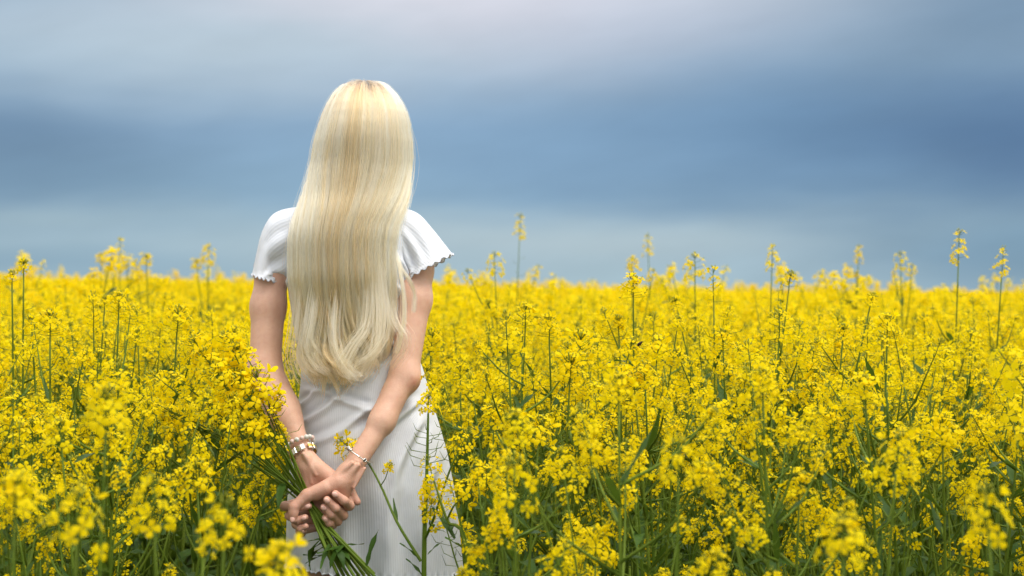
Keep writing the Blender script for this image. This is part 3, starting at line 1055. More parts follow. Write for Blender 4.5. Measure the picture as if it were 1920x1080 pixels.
def surface(F):
    """surface nets on the non-uniform grid"""
    ins = F < 0
    nx, ny, nz = F.shape
    c = np.zeros((nx - 1, ny - 1, nz - 1), np.uint8)
    for i in (0, 1):
        for j in (0, 1):
            for k in (0, 1): c += ins[i:nx - 1 + i, j:ny - 1 + j, k:nz - 1 + k]
    act = np.argwhere((c > 0) & (c < 8))
    ids = np.full(c.shape, -1, np.int32)
    ids[act[:, 0], act[:, 1], act[:, 2]] = np.arange(len(act))
    I, J, K = act.T
    acc = np.zeros((len(act), 3)); cnt = np.zeros(len(act))
    corners = [(i, j, k) for i in (0, 1) for j in (0, 1) for k in (0, 1)]
    for a in corners:
        for ax in range(3):
            if a[ax]: continue
            b = list(a); b[ax] = 1
            ia, ib = (I + a[0], J + a[1], K + a[2]), (I + b[0], J + b[1], K + b[2])
            fa, fb = F[ia], F[ib]
            m = (fa < 0) != (fb < 0)
            t = np.where(m, fa / np.where(m, fa - fb, 1), 0)
            pa = np.stack([GX[ia[0]], GY[ia[1]], GZ[ia[2]]], 1); pb = np.stack([GX[ib[0]], GY[ib[1]], GZ[ib[2]]], 1)
            acc += np.where(m[:, None], pa + (pb - pa) * t[:, None], 0); cnt += m
    V = acc / cnt[:, None]
    quads = []
    for ax in range(3):
        o1, o2 = [(1, 2), (2, 0), (0, 1)][ax]
        sl0 = [slice(None)] * 3; sl1 = [slice(None)] * 3
        sl0[ax] = slice(0, -1); sl1[ax] = slice(1, None)
        A, Bq = ins[tuple(sl0)], ins[tuple(sl1)]
        e = np.argwhere(A != Bq)
        lim = np.array(c.shape)
        ok = (e[:, o1] > 0) & (e[:, o2] > 0) & (e[:, o1] < lim[o1]) & (e[:, o2] < lim[o2])
        e = e[ok]
        d1 = np.zeros(3, int); d1[o1] = 1
        d2 = np.zeros(3, int); d2[o2] = 1
        g = lambda q: ids[q[:, 0], q[:, 1], q[:, 2]]
        q = np.stack([g(e - d1 - d2), g(e - d2), g(e), g(e - d1)], 1)
        flip = ~A[e[:, 0], e[:, 1], e[:, 2]]
        q[flip] = q[flip][:, ::-1]
        quads.append(q)
    return V, np.concatenate(quads)


def fast_mesh(name, V, Q, mats):
    me = bpy.data.meshes.new(name)
    me.vertices.add(len(V)); me.vertices.foreach_set('co', V.astype(np.float32).ravel())
    me.loops.add(Q.size); me.loops.foreach_set('vertex_index', Q.astype(np.int32).ravel())
    me.polygons.add(len(Q))
    me.polygons.foreach_set('loop_start', np.arange(0, Q.size, Q.shape[1], dtype=np.int32))
    me.polygons.foreach_set('use_smooth', np.ones(len(Q), bool))
    for m in mats: me.materials.append(m)
    me.update(calc_edges=True)
    return me


# skin
M_SKIN, t, b = mat('skin', .55)
tcn = t.n('ShaderNodeTexCoord')
n_a = t.noise(tcn.outputs['Object'], 14, 4, .6); n_b = t.noise(tcn.outputs['Object'], 90, 3, .6); n_c = t.noise(tcn.outputs['Object'], 420, 2, .5)
c = t.mix(t.m('MULTIPLY_ADD', n_a, 1.6, -.3, clamp=True), (.68, .43, .305, 1), (.59, .34, .235, 1))
c = t.mix(t.m('MULTIPLY_ADD', n_b, 1.4, -.55, clamp=True), c, (.56, .29, .21, 1))
vm_ = t.n('ShaderNodeSeparateXYZ'); t.link(tcn.outputs['Object'], vm_.inputs[0])
handness = t.m('MULTIPLY', t.m('SUBTRACT', .905, vm_.outputs[2]), 14.0, clamp=True)          # hands are ruddier than the arms
c = t.mix(t.m('MULTIPLY', handness, .55), c, (.54, .265, .19, 1))
for mp, rad in ((P(795, 572, 3.262), .0024), (P(702, 775, 3.155), .0018), (P(692, 820, 3.12), .0016), (P(474, 590, 3.27), .0016), (P(523, 607, 3.265), .0016)):
    dn = t.n('ShaderNodeVectorMath', operation='DISTANCE'); t.link(tcn.outputs['Object'], dn.inputs[0]); dn.inputs[1].default_value = tuple(mp)
    # small brown moles
    c = t.mix(t.m('MULTIPLY', t.m('SUBTRACT', rad * 1.25, dn.outputs['Value']), 900.0, clamp=True), c, (.20, .075, .045, 1))
for mp, rad, cc, am in ((P(776, 720, 3.205), .020, (.50, .20, .13, 1), .75), (P(779, 726, 3.205), .0065, (.26, .07, .06, 1), .85), (P(484, 700, 3.25), .022, (.54, .25, .17, 1), .6)):
    dn = t.n('ShaderNodeVectorMath', operation='DISTANCE'); t.link(tcn.outputs['Object'], dn.inputs[0]); dn.inputs[1].default_value = tuple(mp)
    # reddened elbow creases
    f_ = t.m('MULTIPLY', t.m('SUBTRACT', 1.0, t.m('DIVIDE', dn.outputs['Value'], rad), clamp=True), t.m('MULTIPLY_ADD', n_b, 1.2, .3))
    c = t.mix(t.m('MULTIPLY', f_, am, clamp=True), c, cc)
t.link(c, b.inputs['Base Color'])
b.inputs['Subsurface Weight'].default_value = .25
b.inputs['Subsurface Radius'].default_value = (.012, .005, .003)
b.inputs['Subsurface Scale'].default_value = .6
bp = t.n('ShaderNodeBump'); bp.inputs['Distance'].default_value = .0013; bp.inputs['Strength'].default_value = .7
t.link(t.m('ADD', n_b, t.m('MULTIPLY', n_c, .5)), bp.inputs['Height']); t.link(bp.outputs[0], b.inputs['Normal'])

V, Q = surface(build_body())
print('body', len(V))
person = mesh_obj('person', fast_mesh('person', V, Q, [M_SKIN]))
tag(person, 'person from behind with long blonde hair and white dress, hands clasped behind the back', 'person')

# nails
M_NAIL, t, b = mat('nail', .28); b.inputs['Base Color'].default_value = (.74, .44, .36, 1)
for p, q, r in ((P(627, 926, 3.090), P(648, 941, 3.096), .0080), (P(612, 937, 3.088), P(632, 955, 3.094), .0080), (P(606, 951, 3.092), P(622, 965, 3.097), .0074), (P(609, 972, 3.098), P(618, 981, 3.104), .0068),
                (P(549, 974, 3.089), P(550, 958, 3.091), .0080), (P(579, 949, 3.099), P(560, 951, 3.102), .0072), (P(572, 971, 3.096), P(558, 975, 3.1), .0072), (P(570, 994, 3.103), P(566, 1000, 3.11), .0064)):
    ax = (p - q) / np.linalg.norm(p - q)
    out = np.array([0, -1.0, 0.12]); out -= ax * out.dot(ax); out /= np.linalg.norm(out)
    sd = np.cross(out, ax)
    R = np.stack([sd, ax, out], 1)
    mb = MB(); ellip(mb, p - ax * .0005 + out * (r * .80), (r * .62, r * .85, r * .26), 10, 6, R)
    mesh_obj('fingernail', mb.mesh('fingernail', [M_NAIL]), person)
# eyes on the far side of the head
M_EYE, t, b = mat('eye_white', .15); b.inputs['Base Color'].default_value = (.75, .74, .72, 1)
M_IRIS, t, b = mat('iris', .1); b.inputs['Base Color'].default_value = (.08, .14, .2, 1)
hc = P(682, 245, 3.335)
for sgn in (-1, 1):
    mb = MB(); ellip(mb, hc + [sgn * .031, .071, .004], (.0135, .0125, .0095), 12, 8)
    e = mesh_obj('eye', mb.mesh('eye', [M_EYE]), person)
    mb = MB(); ellip(mb, hc + [sgn * .031, .0825, .004], (.0055, .0018, .0055), 10, 6)
    mesh_obj('iris', mb.mesh('iris', [M_IRIS]), e)

# ------------------------------------------------------------------ dress
M_DRESS, t, b = mat('white_rib_knit', .85)
uv = t.n('ShaderNodeUVMap', uv_map='UVMap')
sp = t.n('ShaderNodeSeparateXYZ'); t.link(uv.outputs[0], sp.inputs[0])
rib = t.m('SINE', t.m('MULTIPLY', sp.outputs[0], 2 * PI))
tcn = t.n('ShaderNodeTexCoord')
nz = t.noise(tcn.outputs['Object'], 700, 2, .6); nl = t.noise(tcn.outputs['Object'], 6, 4, .6)
bp = t.n('ShaderNodeBump'); bp.inputs['Distance'].default_value = .0005; bp.inputs['Strength'].default_value = .65
t.link(t.m('ADD', t.m('MULTIPLY', rib, .5), t.m('MULTIPLY', nz, .35)), bp.inputs['Height'])
bp2 = t.n('ShaderNodeBump'); bp2.inputs['Distance'].default_value = .010; bp2.inputs['Strength'].default_value = .5
t.link(nl, bp2.inputs['Height']); t.link(bp.outputs[0], bp2.inputs['Normal']); t.link(bp2.outputs[0], b.inputs['Normal'])
c = t.mix(t.m('MULTIPLY_ADD', rib, .5, .5), (.73, .76, .81, 1), (.77, .80, .85, 1))        # colour a little darker in the valleys of the knit
t.link(c, b.inputs['Base Color'])
trn = t.n('ShaderNodeBsdfTranslucent'); trn.inputs[0].default_value = (.8, .8, .78, 1)
mx = t.n('ShaderNodeMixShader'); mx.inputs[0].default_value = .14
t.link(b.outputs[0], mx.inputs[1]); t.link(trn.outputs[0], mx.inputs[2]); t.link(mx.outputs[0], t.t.nodes['Material Output'].inputs[0])


def grid_mesh(name, V, rows, cols, uvs, mats):
    """closed rings: V is rows*cols, wraps round; uvs per ring vertex (rows, cols+1, 2)"""
    i = np.arange(rows - 1)[:, None]; j = np.arange(cols)[None, :]
    j2 = (j + 1) % cols
    Q = np.stack([i * cols + j, i * cols + j2, (i + 1) * cols + j2, (i + 1) * cols + j], -1).reshape(-1, 4)
    me = fast_mesh(name, V.reshape(-1, 3), Q, mats)
    u = np.stack([uvs[:-1, :-1], uvs[:-1, 1:], uvs[1:, 1:], uvs[1:, :-1]], 2).reshape(-1, 2)
    l = me.uv_layers.new(name='UVMap'); l.data.foreach_set('uv', u.astype(np.float32).ravel())
    return me


def ridge(x, z, a, bb, wid, amp):
    """cloth fold along the line a-b (photo pixels), raised on one flank and sunk on the other"""
    ax, azz = XP(a[0]), ZP(a[1]); bx_, bz = XP(bb[0]), ZP(bb[1])
    dx, dz = bx_ - ax, bz - azz; L = math.hypot(dx, dz)
    s = ((x - ax) * dx + (z - azz) * dz) / L
    n = (-(x - ax) * dz + (z - azz) * dx) / L
    n = n + .10 * L * np.sin(np.clip(s / L, 0, 1) * PI) * .35
    env = np.clip(np.minimum(s / L / .25, (1 - s / L) / .35), 0, 1)
    env = env * env * (3 - 2 * env)
    return amp * env * (np.exp(-(n / wid) ** 2) - .7 * np.exp(-((n - 1.7 * wid) / wid) ** 2))


def build_dress():
    rows, cols = 190, 400
    z = np.concatenate([[0], np.linspace(0, 1, rows - 1)])
    zt, zb = ZP(386), ZP(1064)
    zz = zb + (zt - zb) * z
    th = np.arange(cols) * 2 * PI / cols                       # 0 at +x, back (-y) at 270 deg
    Zg, T = np.meshgrid(zz, th, indexing='ij')
    # hem dips a little at right back, scalloped lettuce edge
    hemf = np.clip(1 - (Zg - zb) / .30, 0, 1)
    Zg = Zg + hemf ** 3 * (-.012 * np.cos(T) + .002)
    edge = np.clip(1 - (zz - zb) / .012, 0, 1)[:, None]
    sc = np.sin(T * 52 + 1.3 * np.sin(T * 7)) * .6 + .4 * np.sin(T * 83 + 2)
    Zg = Zg + edge * .0042 * sc
    cx, hw, bb, bf = torso_at(Zg)
    ct, st = np.cos(T), np.sin(T)
    sq = lambda v, p: np.sign(v) * np.abs(v) ** p
    x = cx + hw * sq(ct, .94)
    yd = np.where(st < 0, bb, bf)
    y_ = YB + yd * sq(st, .92)
    # soft flutes towards the hem
    fl = hemf ** 1.3 * (.0065 * np.sin(T * 9 + .6) + .0045 * np.sin(T * 14 + 2.1 + Zg * 9))
    fl = fl + edge * .0030 * np.sin(T * 67 + 1.1)
    back = (st < 0)
    f = np.zeros_like(x)
    for a, b_, wd, am in (((556, 800), (690, 700), .007, .0065), ((560, 765), (640, 690), .006, .005), ((566, 730), (690, 712), .006, .004), ((600, 720), (740, 770), .007, .005),
                          ((790, 720), (640, 800), .008, .0065), ((798, 740), (690, 840), .008, .0055), ((575, 830), (700, 770), .009, .004), ((800, 770), (740, 900), .010, .005),
                          ((820, 840), (790, 1050), .012, .005), ((760, 840), (735, 1050), .013, .004), ((640, 880), (625, 1060), .012, .004), ((563, 880), (575, 1060), .011, .004),
                          ((570, 640), (700, 600), .009, .006), ((765, 640), (650, 660), .009, .005), ((545, 560), (640, 500), .009, .006), ((770, 560), (690, 500), .009, .006),
                          ((541, 545), (575, 470), .007, .006), ((772, 548), (742, 470), .007, .006)):
        f += ridge(x, Zg, a, b_, wd, am)
    nx_, ny_ = ct / hw, st / yd
    nl_ = np.hypot(nx_, ny_)
    win = np.clip(-st / .40, 0, 1); win = win * win * (3 - 2 * win)
    amp = fl + 1.8 * f * win
    x = x + nx_ / nl_ * amp; y_ = y_ + ny_ / nl_ * amp
    Vd = np.stack([x, y_, Zg], -1)
    ribs = 232
    U = np.repeat((np.arange(cols + 1) / cols * ribs)[None], rows, 0)
    uvs = np.stack([U, np.repeat(z[:, None] * 10, cols + 1, 1)], -1)
    return grid_mesh('dress', Vd, rows, cols, uvs, [M_DRESS])


M_TRIM, t, b = mat('overlock_thread', .8); b.inputs['Base Color'].default_value = (.52, .54, .60, 1)
dress = mesh_obj('dress', build_dress(), person)
hv = np.array([v.co[:] for v in dress.data.vertices[:400]])
mb = MB(); tube(mb, np.vstack([hv, hv[:1]]), .0011, 5, cap=False)
mesh_obj('hem_trim', mb.mesh('hem_trim', [M_TRIM]), dress)
dress['label'] = 'short white ribbed dress with a scalloped hem'


def sleeve(rings, label, ribs, seed, folds):
    """rings: (centre, half-axis a, half-axis b) from inside the shoulder to the cuff"""
    n, cols = 46, 150
    C = smooth_path([r[0] for r in rings], n)
    A = smooth_path([r[1] for r in rings], n)
    Bv = smooth_path([r[2] for r in rings], n)
    th = np.arange(cols) * 2 * PI / cols
    s = np.linspace(0, 1, n)[:, None]
    edge = np.clip((s - .93) / .07, 0, 1)
    r = np.random.RandomState(seed)
    k = 1 + edge * .030 * np.sin(th * 22 + 1.5 * np.sin(5 * th))[None] + .012 * np.sin(th * 9 + s * 5 + seed)
    for th0, wd, am, s0, s1, dr in folds:
        d = (th[None] - th0 - dr * (s - .5) + PI) % (2 * PI) - PI
        env = np.clip(np.minimum((s - s0) / .15, (s1 - s) / .25), 0, 1)
        k = k + am * env * (np.exp(-(d / wd) ** 2) - .8 * np.exp(-((d - 1.7 * wd) / wd) ** 2))
    Vs = C[:, None] + k[..., None] * (np.cos(th)[None, :, None] * A[:, None] + np.sin(th)[None, :, None] * Bv[:, None])
    D = C[-1] - C[-3]; D /= np.linalg.norm(D)
    Vs += (edge * .0028 * np.sin(th * 19 + 2 + 1.2 * np.sin(4 * th))[None])[..., None] * D
    U = np.repeat((np.arange(cols + 1) / cols * ribs)[None], n, 0)
    uvs = np.stack([U, np.repeat(s * 3, cols + 1, 1)], -1)
    o = mesh_obj('sleeve', grid_mesh('sleeve', Vs, n, cols, uvs, [M_DRESS]), dress)
    o['label'] = label
    mb = MB(); tube(mb, np.vstack([Vs[-1], Vs[-1][:1]]), .0011, 5, cap=False)
    mesh_obj('cuff_trim', mb.mesh('cuff_trim', [M_TRIM]), dress)
    return o


Yv_ = np.array([0, 1.0, 0])
vec = lambda a, b: np.array([(b[0] - a[0]) / FPX * 3.33, 0, -(b[1] - a[1]) / FPX * 3.33])
# each ring: upper (outer) point and lower (inner) point in the photo, half depth
def ring(o, i, dep, y=3.335):
    c = (np.asarray(o, float) + np.asarray(i, float)) / 2
    return (np.array([XP(c[0]), y, ZP(c[1])]), vec(c, o), Yv_ * dep)


sleeve([ring((600, 388), (598, 470), .050), ring((553, 389), (570, 505), .066), ring((514, 401), (548, 528), .064), ring((493, 432), (528, 533), .058), ring((483, 472), (528, 532), .058, 3.33), ring((477, 505), (528, 523), .058, 3.325), ring((474, 516), (529, 530), .060, 3.322)],
       'left sleeve sitting close to the arm', 60, 1, [(4.2, .16, .10, .25, .95, .7), (3.7, .14, .07, .35, 1.0, .5), (4.9, .2, .06, .1, .8, .5)])
sleeve([ring((715, 388), (712, 460), .050), ring((757, 391), (742, 500), .064), ring((786, 402), (752, 532), .066), ring((811, 428), (756, 536), .064), ring((832, 455), (757, 530), .069, 3.328), ring((844, 471), (758, 524), .072, 3.325), ring((849, 477), (760, 528), .075, 3.322)],
       'right sleeve flaring away from the arm', 64, 2, [(4.3, .13, .10, .2, .85, -.9), (3.9, .12, .09, .3, .95, -.8), (4.8, .15, .07, .15, .8, -.6), (3.5, .12, .07, .5, 1.1, -.4)])

# ------------------------------------------------------------------ hair
ROOTC = (.028, .022, .026, 1)


def hair_material(name, pale, amber, base_gap=False):
    m, t, b = mat(name, .38)
    if base_gap:
        b.inputs['Base Color'].default_value = amber
        b.inputs['Roughness'].default_value = .7
        return m
    at = t.n('ShaderNodeAttribute', attribute_name='tone'); ar = t.n('ShaderNodeAttribute', attribute_name='root_dark')
    c = t.ramp(at.outputs['Fac'], [(0.0, (.50, .27, .11)), (.28, amber), (1.0, pale)])
    c = t.mix(ar.outputs['Fac'], c, ROOTC)
    h = t.n('ShaderNodeBsdfHairPrincipled')
    h.parametrization = 'COLOR'
    t.link(c, h.inputs['Color'])
    h.inputs['Roughness'].default_value = .5
    h.inputs['Radial Roughness'].default_value = .75
    h.inputs['Coat'].default_value = 0.0
    t.link(h.outputs[0], t.t.nodes['Material Output'].inputs[0])
    return m


SIL = np.array([(148.0, 677, 682), (148.9, 671, 688), (151, 662, 696), (154, 651, 707), (161.5, 634.5, 726), (177, 618, 742), (193, 608, 753), (209, 601, 760), (224, 596, 764), (240, 591.5, 766),
                (264, 585, 769), (300, 579.5, 770), (340, 572, 767), (370, 565, 765), (400, 556, 759), (423, 549, 753), (458, 545, 748), (493, 545, 748), (520, 546, 749),
                (560, 550, 750), (620, 557, 749), (660, 563, 739), (690, 571, 727), (725, 580, 716)], float)
# depth of the hair's centre line and how far it bulges to the back, by row
HDEP = np.array([(148, 3.345, .006), (150, 3.344, .028), (156, 3.342, .052), (164, 3.341, .071), (177, 3.340, .090), (193, 3.339, .104), (210, 3.338, .113), (235, 3.337, .122), (260, 3.336, .126), (310, 3.330, .122), (360, 3.305, .105), (400, 3.275, .088), (440, 3.255, .075), (520, 3.245, .066), (600, 3.252, .058), (700, 3.268, .055), (725, 3.27, .055)], float)


HROW = np.arange(140.0, 760.0)


def _soft(col_x, col_y):
    v = np.interp(HROW, col_x, col_y)
    k = np.exp(-np.linspace(-2.2, 2.2, 61) ** 2); k /= k.sum()
    sm = np.convolve(np.pad(v, 30, mode='edge'), k, 'valid')
    k2 = np.exp(-np.linspace(-2.2, 2.2, 11) ** 2); k2 /= k2.sum()
    s2 = np.convolve(np.pad(v, 5, mode='edge'), k2, 'valid')
    w1 = np.clip((HROW - 200) / 60, 0, 1); w0 = np.clip((HROW - 157) / 10, 0, 1)
    o = s2 * (1 - w1) + sm * w1
    return v * (1 - w0) + o * w0


HD0, HD1 = _soft(HDEP[:, 0], HDEP[:, 1]), _soft(HDEP[:, 0], HDEP[:, 2])


def hair_point(py, phi, r):
    """point on the hair surface: row, angle round the head (0 = back), layer"""
    L, R = np.interp(py, SIL[:, 0], SIL[:, 1]), np.interp(py, SIL[:, 0], SIL[:, 2])
    c0 = np.interp(py, HROW, HD0); dp_ = np.interp(py, HROW, HD1)
    k = np.clip((py - 300) / 140, 0, 1); k = k * k * (3 - 2 * k)          # below the chin everything falls down the back
    ph = phi * (1 - k * .22)
    s = np.sin(ph)
    s = s * (1 - .35 * k) + .35 * k * np.clip(ph / 1.5, -1.05, 1.05)
    cxp = (L + R) / 2; hwp = (R - L) / 2
    sc = 3.29 / FPX
    x = (cxp - 960) * sc + hwp * sc * s * r
    front = np.where(np.cos(ph) < 0, .75, 1.0)
    y_ = c0 - dp_ * np.cos(ph) * front * r - (1 - r) * .0
    zz = CAMZ - (py - 540) * sc
    return x, y_, zz


def build_hair():
    # soft inner mass
    ry = np.concatenate([[148.6, 150], np.linspace(153, 676, 90)])
    phs = np.linspace(-1.95, 1.95, 60)
    PY, PH = np.meshgrid(ry, phs, indexing='ij')
    out = np.stack(hair_point(PY, PH, .90), -1); inn = np.stack(hair_point(PY, PH, .80), -1)
    ncol = len(phs)
    Vh = np.concatenate([out, inn[:, ::-1]], 1)
    cols = 2 * ncol; rows = len(ry)
    uvs = np.zeros((rows, cols + 1, 2))
    me = grid_mesh('hair', Vh, rows, cols, uvs, [hair_material('hair_inner', None, (.50, .36, .18, 1), True)])
    hair = mesh_obj('hair', me, person)
    hair['label'] = 'long straight pale blonde hair with darker roots, wavy at the ends'
    r = np.random.RandomState(12)
    S, T = 34000, 46
    NL = 230
    lphi = np.sort(r.uniform(-1.88, 1.88, NL)); lr = r.uniform(.905, 1.0, NL)
    ltone = np.clip(r.normal(.52, .18, NL) - .4 * (r.random_sample(NL) < .12), 0, 1)
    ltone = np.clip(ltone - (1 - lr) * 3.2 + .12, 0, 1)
    lend = r.normal(676, 15, NL) + 12 * np.cos(lphi * 1.1)
    lend = np.where(lphi > 1.0, lend - 16, lend)
    lamp = r.uniform(.2, 1.0, NL) ** 1.4 * .024; lwl = r.uniform(120, 210, NL); lphs = r.uniform(0, 6.28, NL); lsway = r.normal(0, .0018, NL)
    lroot = (r.random_sample(NL) < .42) * r.uniform(.5, 1, NL) * (np.abs(lphi) < 1.0)
    lk = r.randint(0, NL, S)
    dphi = r.normal(0, .06, S)
    rr = np.clip(lr[lk] + r.normal(0, .012, S), .88, 1.008)
    start = np.where(r.random_sample(S) < .72, r.uniform(0, .03, S), r.uniform(0, .42, S))
    rr = np.where(start > .04, np.minimum(rr, .955), rr)
    fly = r.random_sample(S) < .025
    end = lend[lk] + r.normal(0, 9, S) - np.abs(r.normal(0, 14, S)) * (r.random_sample(S) < .35) - 26 * r.random_sample(S) ** 2
    s = np.linspace(0, 1, T)[None]
    s_ = start[:, None] + (1 - start[:, None]) * s
    py = 148.5 + (end[:, None] - 148.5) * s_ ** 1.75
    clump = .25 + .6 * np.clip((py - 300) / 380, 0, 1)
    # parting comb: strands lean together towards the crown
    phi = lphi[lk][:, None] + dphi[:, None] * (1 - clump) + lsway[lk][:, None] * np.sin(py / 70 + lphs[lk][:, None]) * 6
    rad = rr[:, None] + .010 * np.sin(py / 55 + lphs[lk][:, None] * 3) * np.clip((py - 200) / 100, 0, 1)
    rad = np.where(fly[:, None], rad + .05 * s_ * r.random_sample(S)[:, None], rad)
    x, y_, zz = hair_point(py, phi, rad)
    g = np.clip((py - 535) / 150, 0, 1) ** 1.5
    ph0 = 2 * PI * (py - 535) / lwl[lk][:, None] + lphs[lk][:, None]
    own = r.uniform(.7, 1.3, S)[:, None]
    dxw = g * lamp[lk][:, None] * own * np.sin(ph0)
    lim = np.clip((1.9 - np.abs(phi)) / .5, .25, 1)
    x = x + dxw * lim + g * r.normal(0, .0022, S)[:, None] - g * .010 * np.sign(phi) * np.abs(phi / 1.9) ** 2
    y_ = y_ - g * np.abs(lamp[lk][:, None] * own * .55 * (1 + np.cos(ph0))) + g * r.normal(0, .002, S)[:, None]
    # flyaway wisps
    fl_amp = r.normal(0, .010, S)[:, None] * fly[:, None]
    x = x + fl_amp * s_ * np.sin(py / 60 + r.uniform(0, 6, S)[:, None]); zz = zz + np.abs(fl_amp) * .4 * np.exp(-((s_ - .15) / .12) ** 2)
    pos = np.stack([x, y_, zz], -1)
    tone = np.clip(ltone[lk] + r.normal(0, .20, S) - .55 * (r.random_sample(S) < .10), 0, 1)[:, None] * np.ones((1, T))
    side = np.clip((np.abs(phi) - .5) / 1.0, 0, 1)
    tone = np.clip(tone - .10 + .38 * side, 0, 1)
    rootd = lroot[lk][:, None] * np.clip(1 - (py - 150) / (30 + 55 * r.random_sample(S)[:, None]), 0, 1) * 1.5
    rootd = np.clip(rootd, 0, 1)
    rootd = np.maximum(rootd, .55 * np.clip(1 - (py - 148) / 7, 0, 1))
    radius = .00034 * (1 - .55 * s ** 3) * np.where(fly[:, None], .55, 1) * np.ones((S, 1))
    extra = []
    for ctrl, nn, spread in (([(744, 470, 3.20), (752, 500, 3.19), (768, 525, 3.195), (777, 552, 3.205), (776, 585, 3.20)], 34, .0018),
                             ([(742, 475, 3.20), (752, 520, 3.185), (758, 570, 3.18), (755, 620, 3.175), (742, 662, 3.175)], 46, .0022),
                             ([(735, 560, 3.19), (742, 600, 3.178), (758, 630, 3.172), (752, 660, 3.172), (730, 690, 3.175)], 36, .006),
                             ([(706, 470, 3.215), (720, 580, 3.180), (714, 636, 3.168), (690, 668, 3.162), (668, 682, 3.165), (660, 696, 3.17)], 60, .008),
                             ([(696, 470, 3.215), (690, 600, 3.175), (664, 648, 3.162), (648, 680, 3.16), (655, 700, 3.168), (672, 706, 3.17)], 70, .008),
                             ([(642, 470, 3.215), (628, 600, 3.178), (632, 656, 3.164), (650, 690, 3.162), (668, 706, 3.165)], 50, .008),
                             ([(602, 470, 3.22), (586, 590, 3.188), (576, 650, 3.18), (590, 685, 3.18), (612, 700, 3.18)], 55, .008),
                             ([(572, 480, 3.23), (560, 610, 3.205), (552, 665, 3.21), (562, 700, 3.21), (572, 716, 3.21)], 45, .007),
                             ([(704, 470, 3.215), (709, 610, 3.172), (703, 658, 3.162), (694, 690, 3.165), (680, 710, 3.168)], 50, .007)):
        cpath = smooth_path([P(*c) for c in ctrl], T)
        off = r.normal(0, spread, (nn, 1, 3)) * np.array([1, .6, .5]) * (1 + .6 * np.linspace(0, 1, T)[None, :, None])
        extra.append(cpath[None] + off)
    ex = np.concatenate(extra)
    pos = np.concatenate([pos, ex]); n_ex = len(ex)
    tone = np.concatenate([tone, np.clip(r.normal(.66, .2, (n_ex, 1)), 0, 1) * np.ones((1, T))])
    rootd = np.concatenate([rootd, np.zeros((n_ex, T))])
    radius = np.concatenate([radius, .0003 * (1 - .6 * s ** 3) * np.clip(s / .25, .05, 1) * np.ones((n_ex, 1))])
    hcv = bpy.data.hair_curves.new('hair_strands')
    hcv.add_curves([T] * len(pos))
    hcv.attributes['position'].data.foreach_set('vector', pos.astype(np.float32).ravel())
    a = hcv.attributes.get('radius') or hcv.attributes.new('radius', 'FLOAT', 'POINT')
    a.data.foreach_set('value', radius.astype(np.float32).ravel())
    for nm, val in (('tone', tone), ('root_dark', rootd)):
        a = hcv.attributes.new(nm, 'FLOAT', 'POINT'); a.data.foreach_set('value', val.astype(np.float32).ravel())
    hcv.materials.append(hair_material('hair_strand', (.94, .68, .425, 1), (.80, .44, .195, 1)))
    o = bpy.data.objects.new('hair_strands', hcv); COL.objects.link(o); o.parent = hair
    tag(o, None, None, None, 'stuff')


build_hair()

# ------------------------------------------------------------------ jewellery
M_SILVER, t, b = mat('silver', .25); b.inputs['Base Color'].default_value = (.78, .76, .72, 1); b.inputs['Metallic'].default_value = 1
M_DARKSILVER, t, b = mat('oxidised_silver', .4); b.inputs['Base Color'].default_value = (.16, .14, .15, 1); b.inputs['Metallic'].default_value = .8
M_GOLD, t, b = mat('gold', .28); b.inputs['Base Color'].default_value = (.80, .58, .16, 1); b.inputs['Metallic'].default_value = 1
M_BEAD, t, b = mat('stone_bead', .3)
tcn = t.n('ShaderNodeTexCoord'); nzb = t.noise(tcn.outputs['Object'], 260, 4, .6)
t.link(t.mix(t.m('MULTIPLY_ADD', nzb, 2, -.6, clamp=True), (.72, .70, .64, 1), (.50, .52, .48, 1)), b.inputs['Base Color'])
M_PINK, t, b = mat('rose_bead', .3); b.inputs['Base Color'].default_value = (.66, .50, .45, 1)


def wrist_frame(c, axis, face):
    ax = np.asarray(axis, float); ax /= np.linalg.norm(ax)
    f = np.asarray(face, float); f -= ax * f.dot(ax); f /= np.linalg.norm(f)
    return np.asarray(c), ax, f, np.cross(ax, f)


# left wrist: bead bracelet above a bracelet watch
axL = P(573, 862, 3.157) - P(530, 765, 3.225)
c0, ax, f, s_ = wrist_frame(P(566, 843, 3.168), axL, (0, -1, 0))
# beads
brac = empty('bead_bracelet', (0, 0, 0)); brac.parent = person
cb = P(562.5, 834, 3.172)
nb = 17
for k in range(nb):
    a = 2 * PI * k / nb + .25
    p = cb + .0285 * math.sin(a) * s_ + .0260 * math.cos(a) * f - ax * .0015 * math.sin(a * 3)
    mb = MB(); rb = .0052 if k % 2 == 0 else .0047
    ellip(mb, p, (rb, rb, rb), 12, 8)
    mesh_obj('bead', mb.mesh('bead', [M_BEAD if k % 3 else M_PINK]), brac)
mb = MB()
tube(mb, [cb + .0285 * math.sin(a) * s_ + .0260 * math.cos(a) * f for a in np.linspace(0, 2 * PI, 40)], .0009, 5)
mesh_obj('cord', mb.mesh('cord', [M_PINK]), brac)


def box_mb(c, ex, ey, ez, bev=.25):
    """small rounded block with half axes ex, ey, ez"""
    mb = MB(); V = []
    for zc, kk in ((-1, 1), (.55, 1), (1, 1 - bev)):
        for xx, yy in ((-1, -1), (1, -1), (1, 1), (-1, 1)):
            V.append(c + ex * xx * kk + ey * yy * kk + ez * zc)
    F = [(3, 2, 1, 0), (8, 9, 10, 11)]
    for l in (0, 4):
        for j in range(4): F.append((l + j, l + (j + 1) % 4, l + 4 + (j + 1) % 4, l + 4 + j))
    mb.add(np.array(V), F)
    return mb


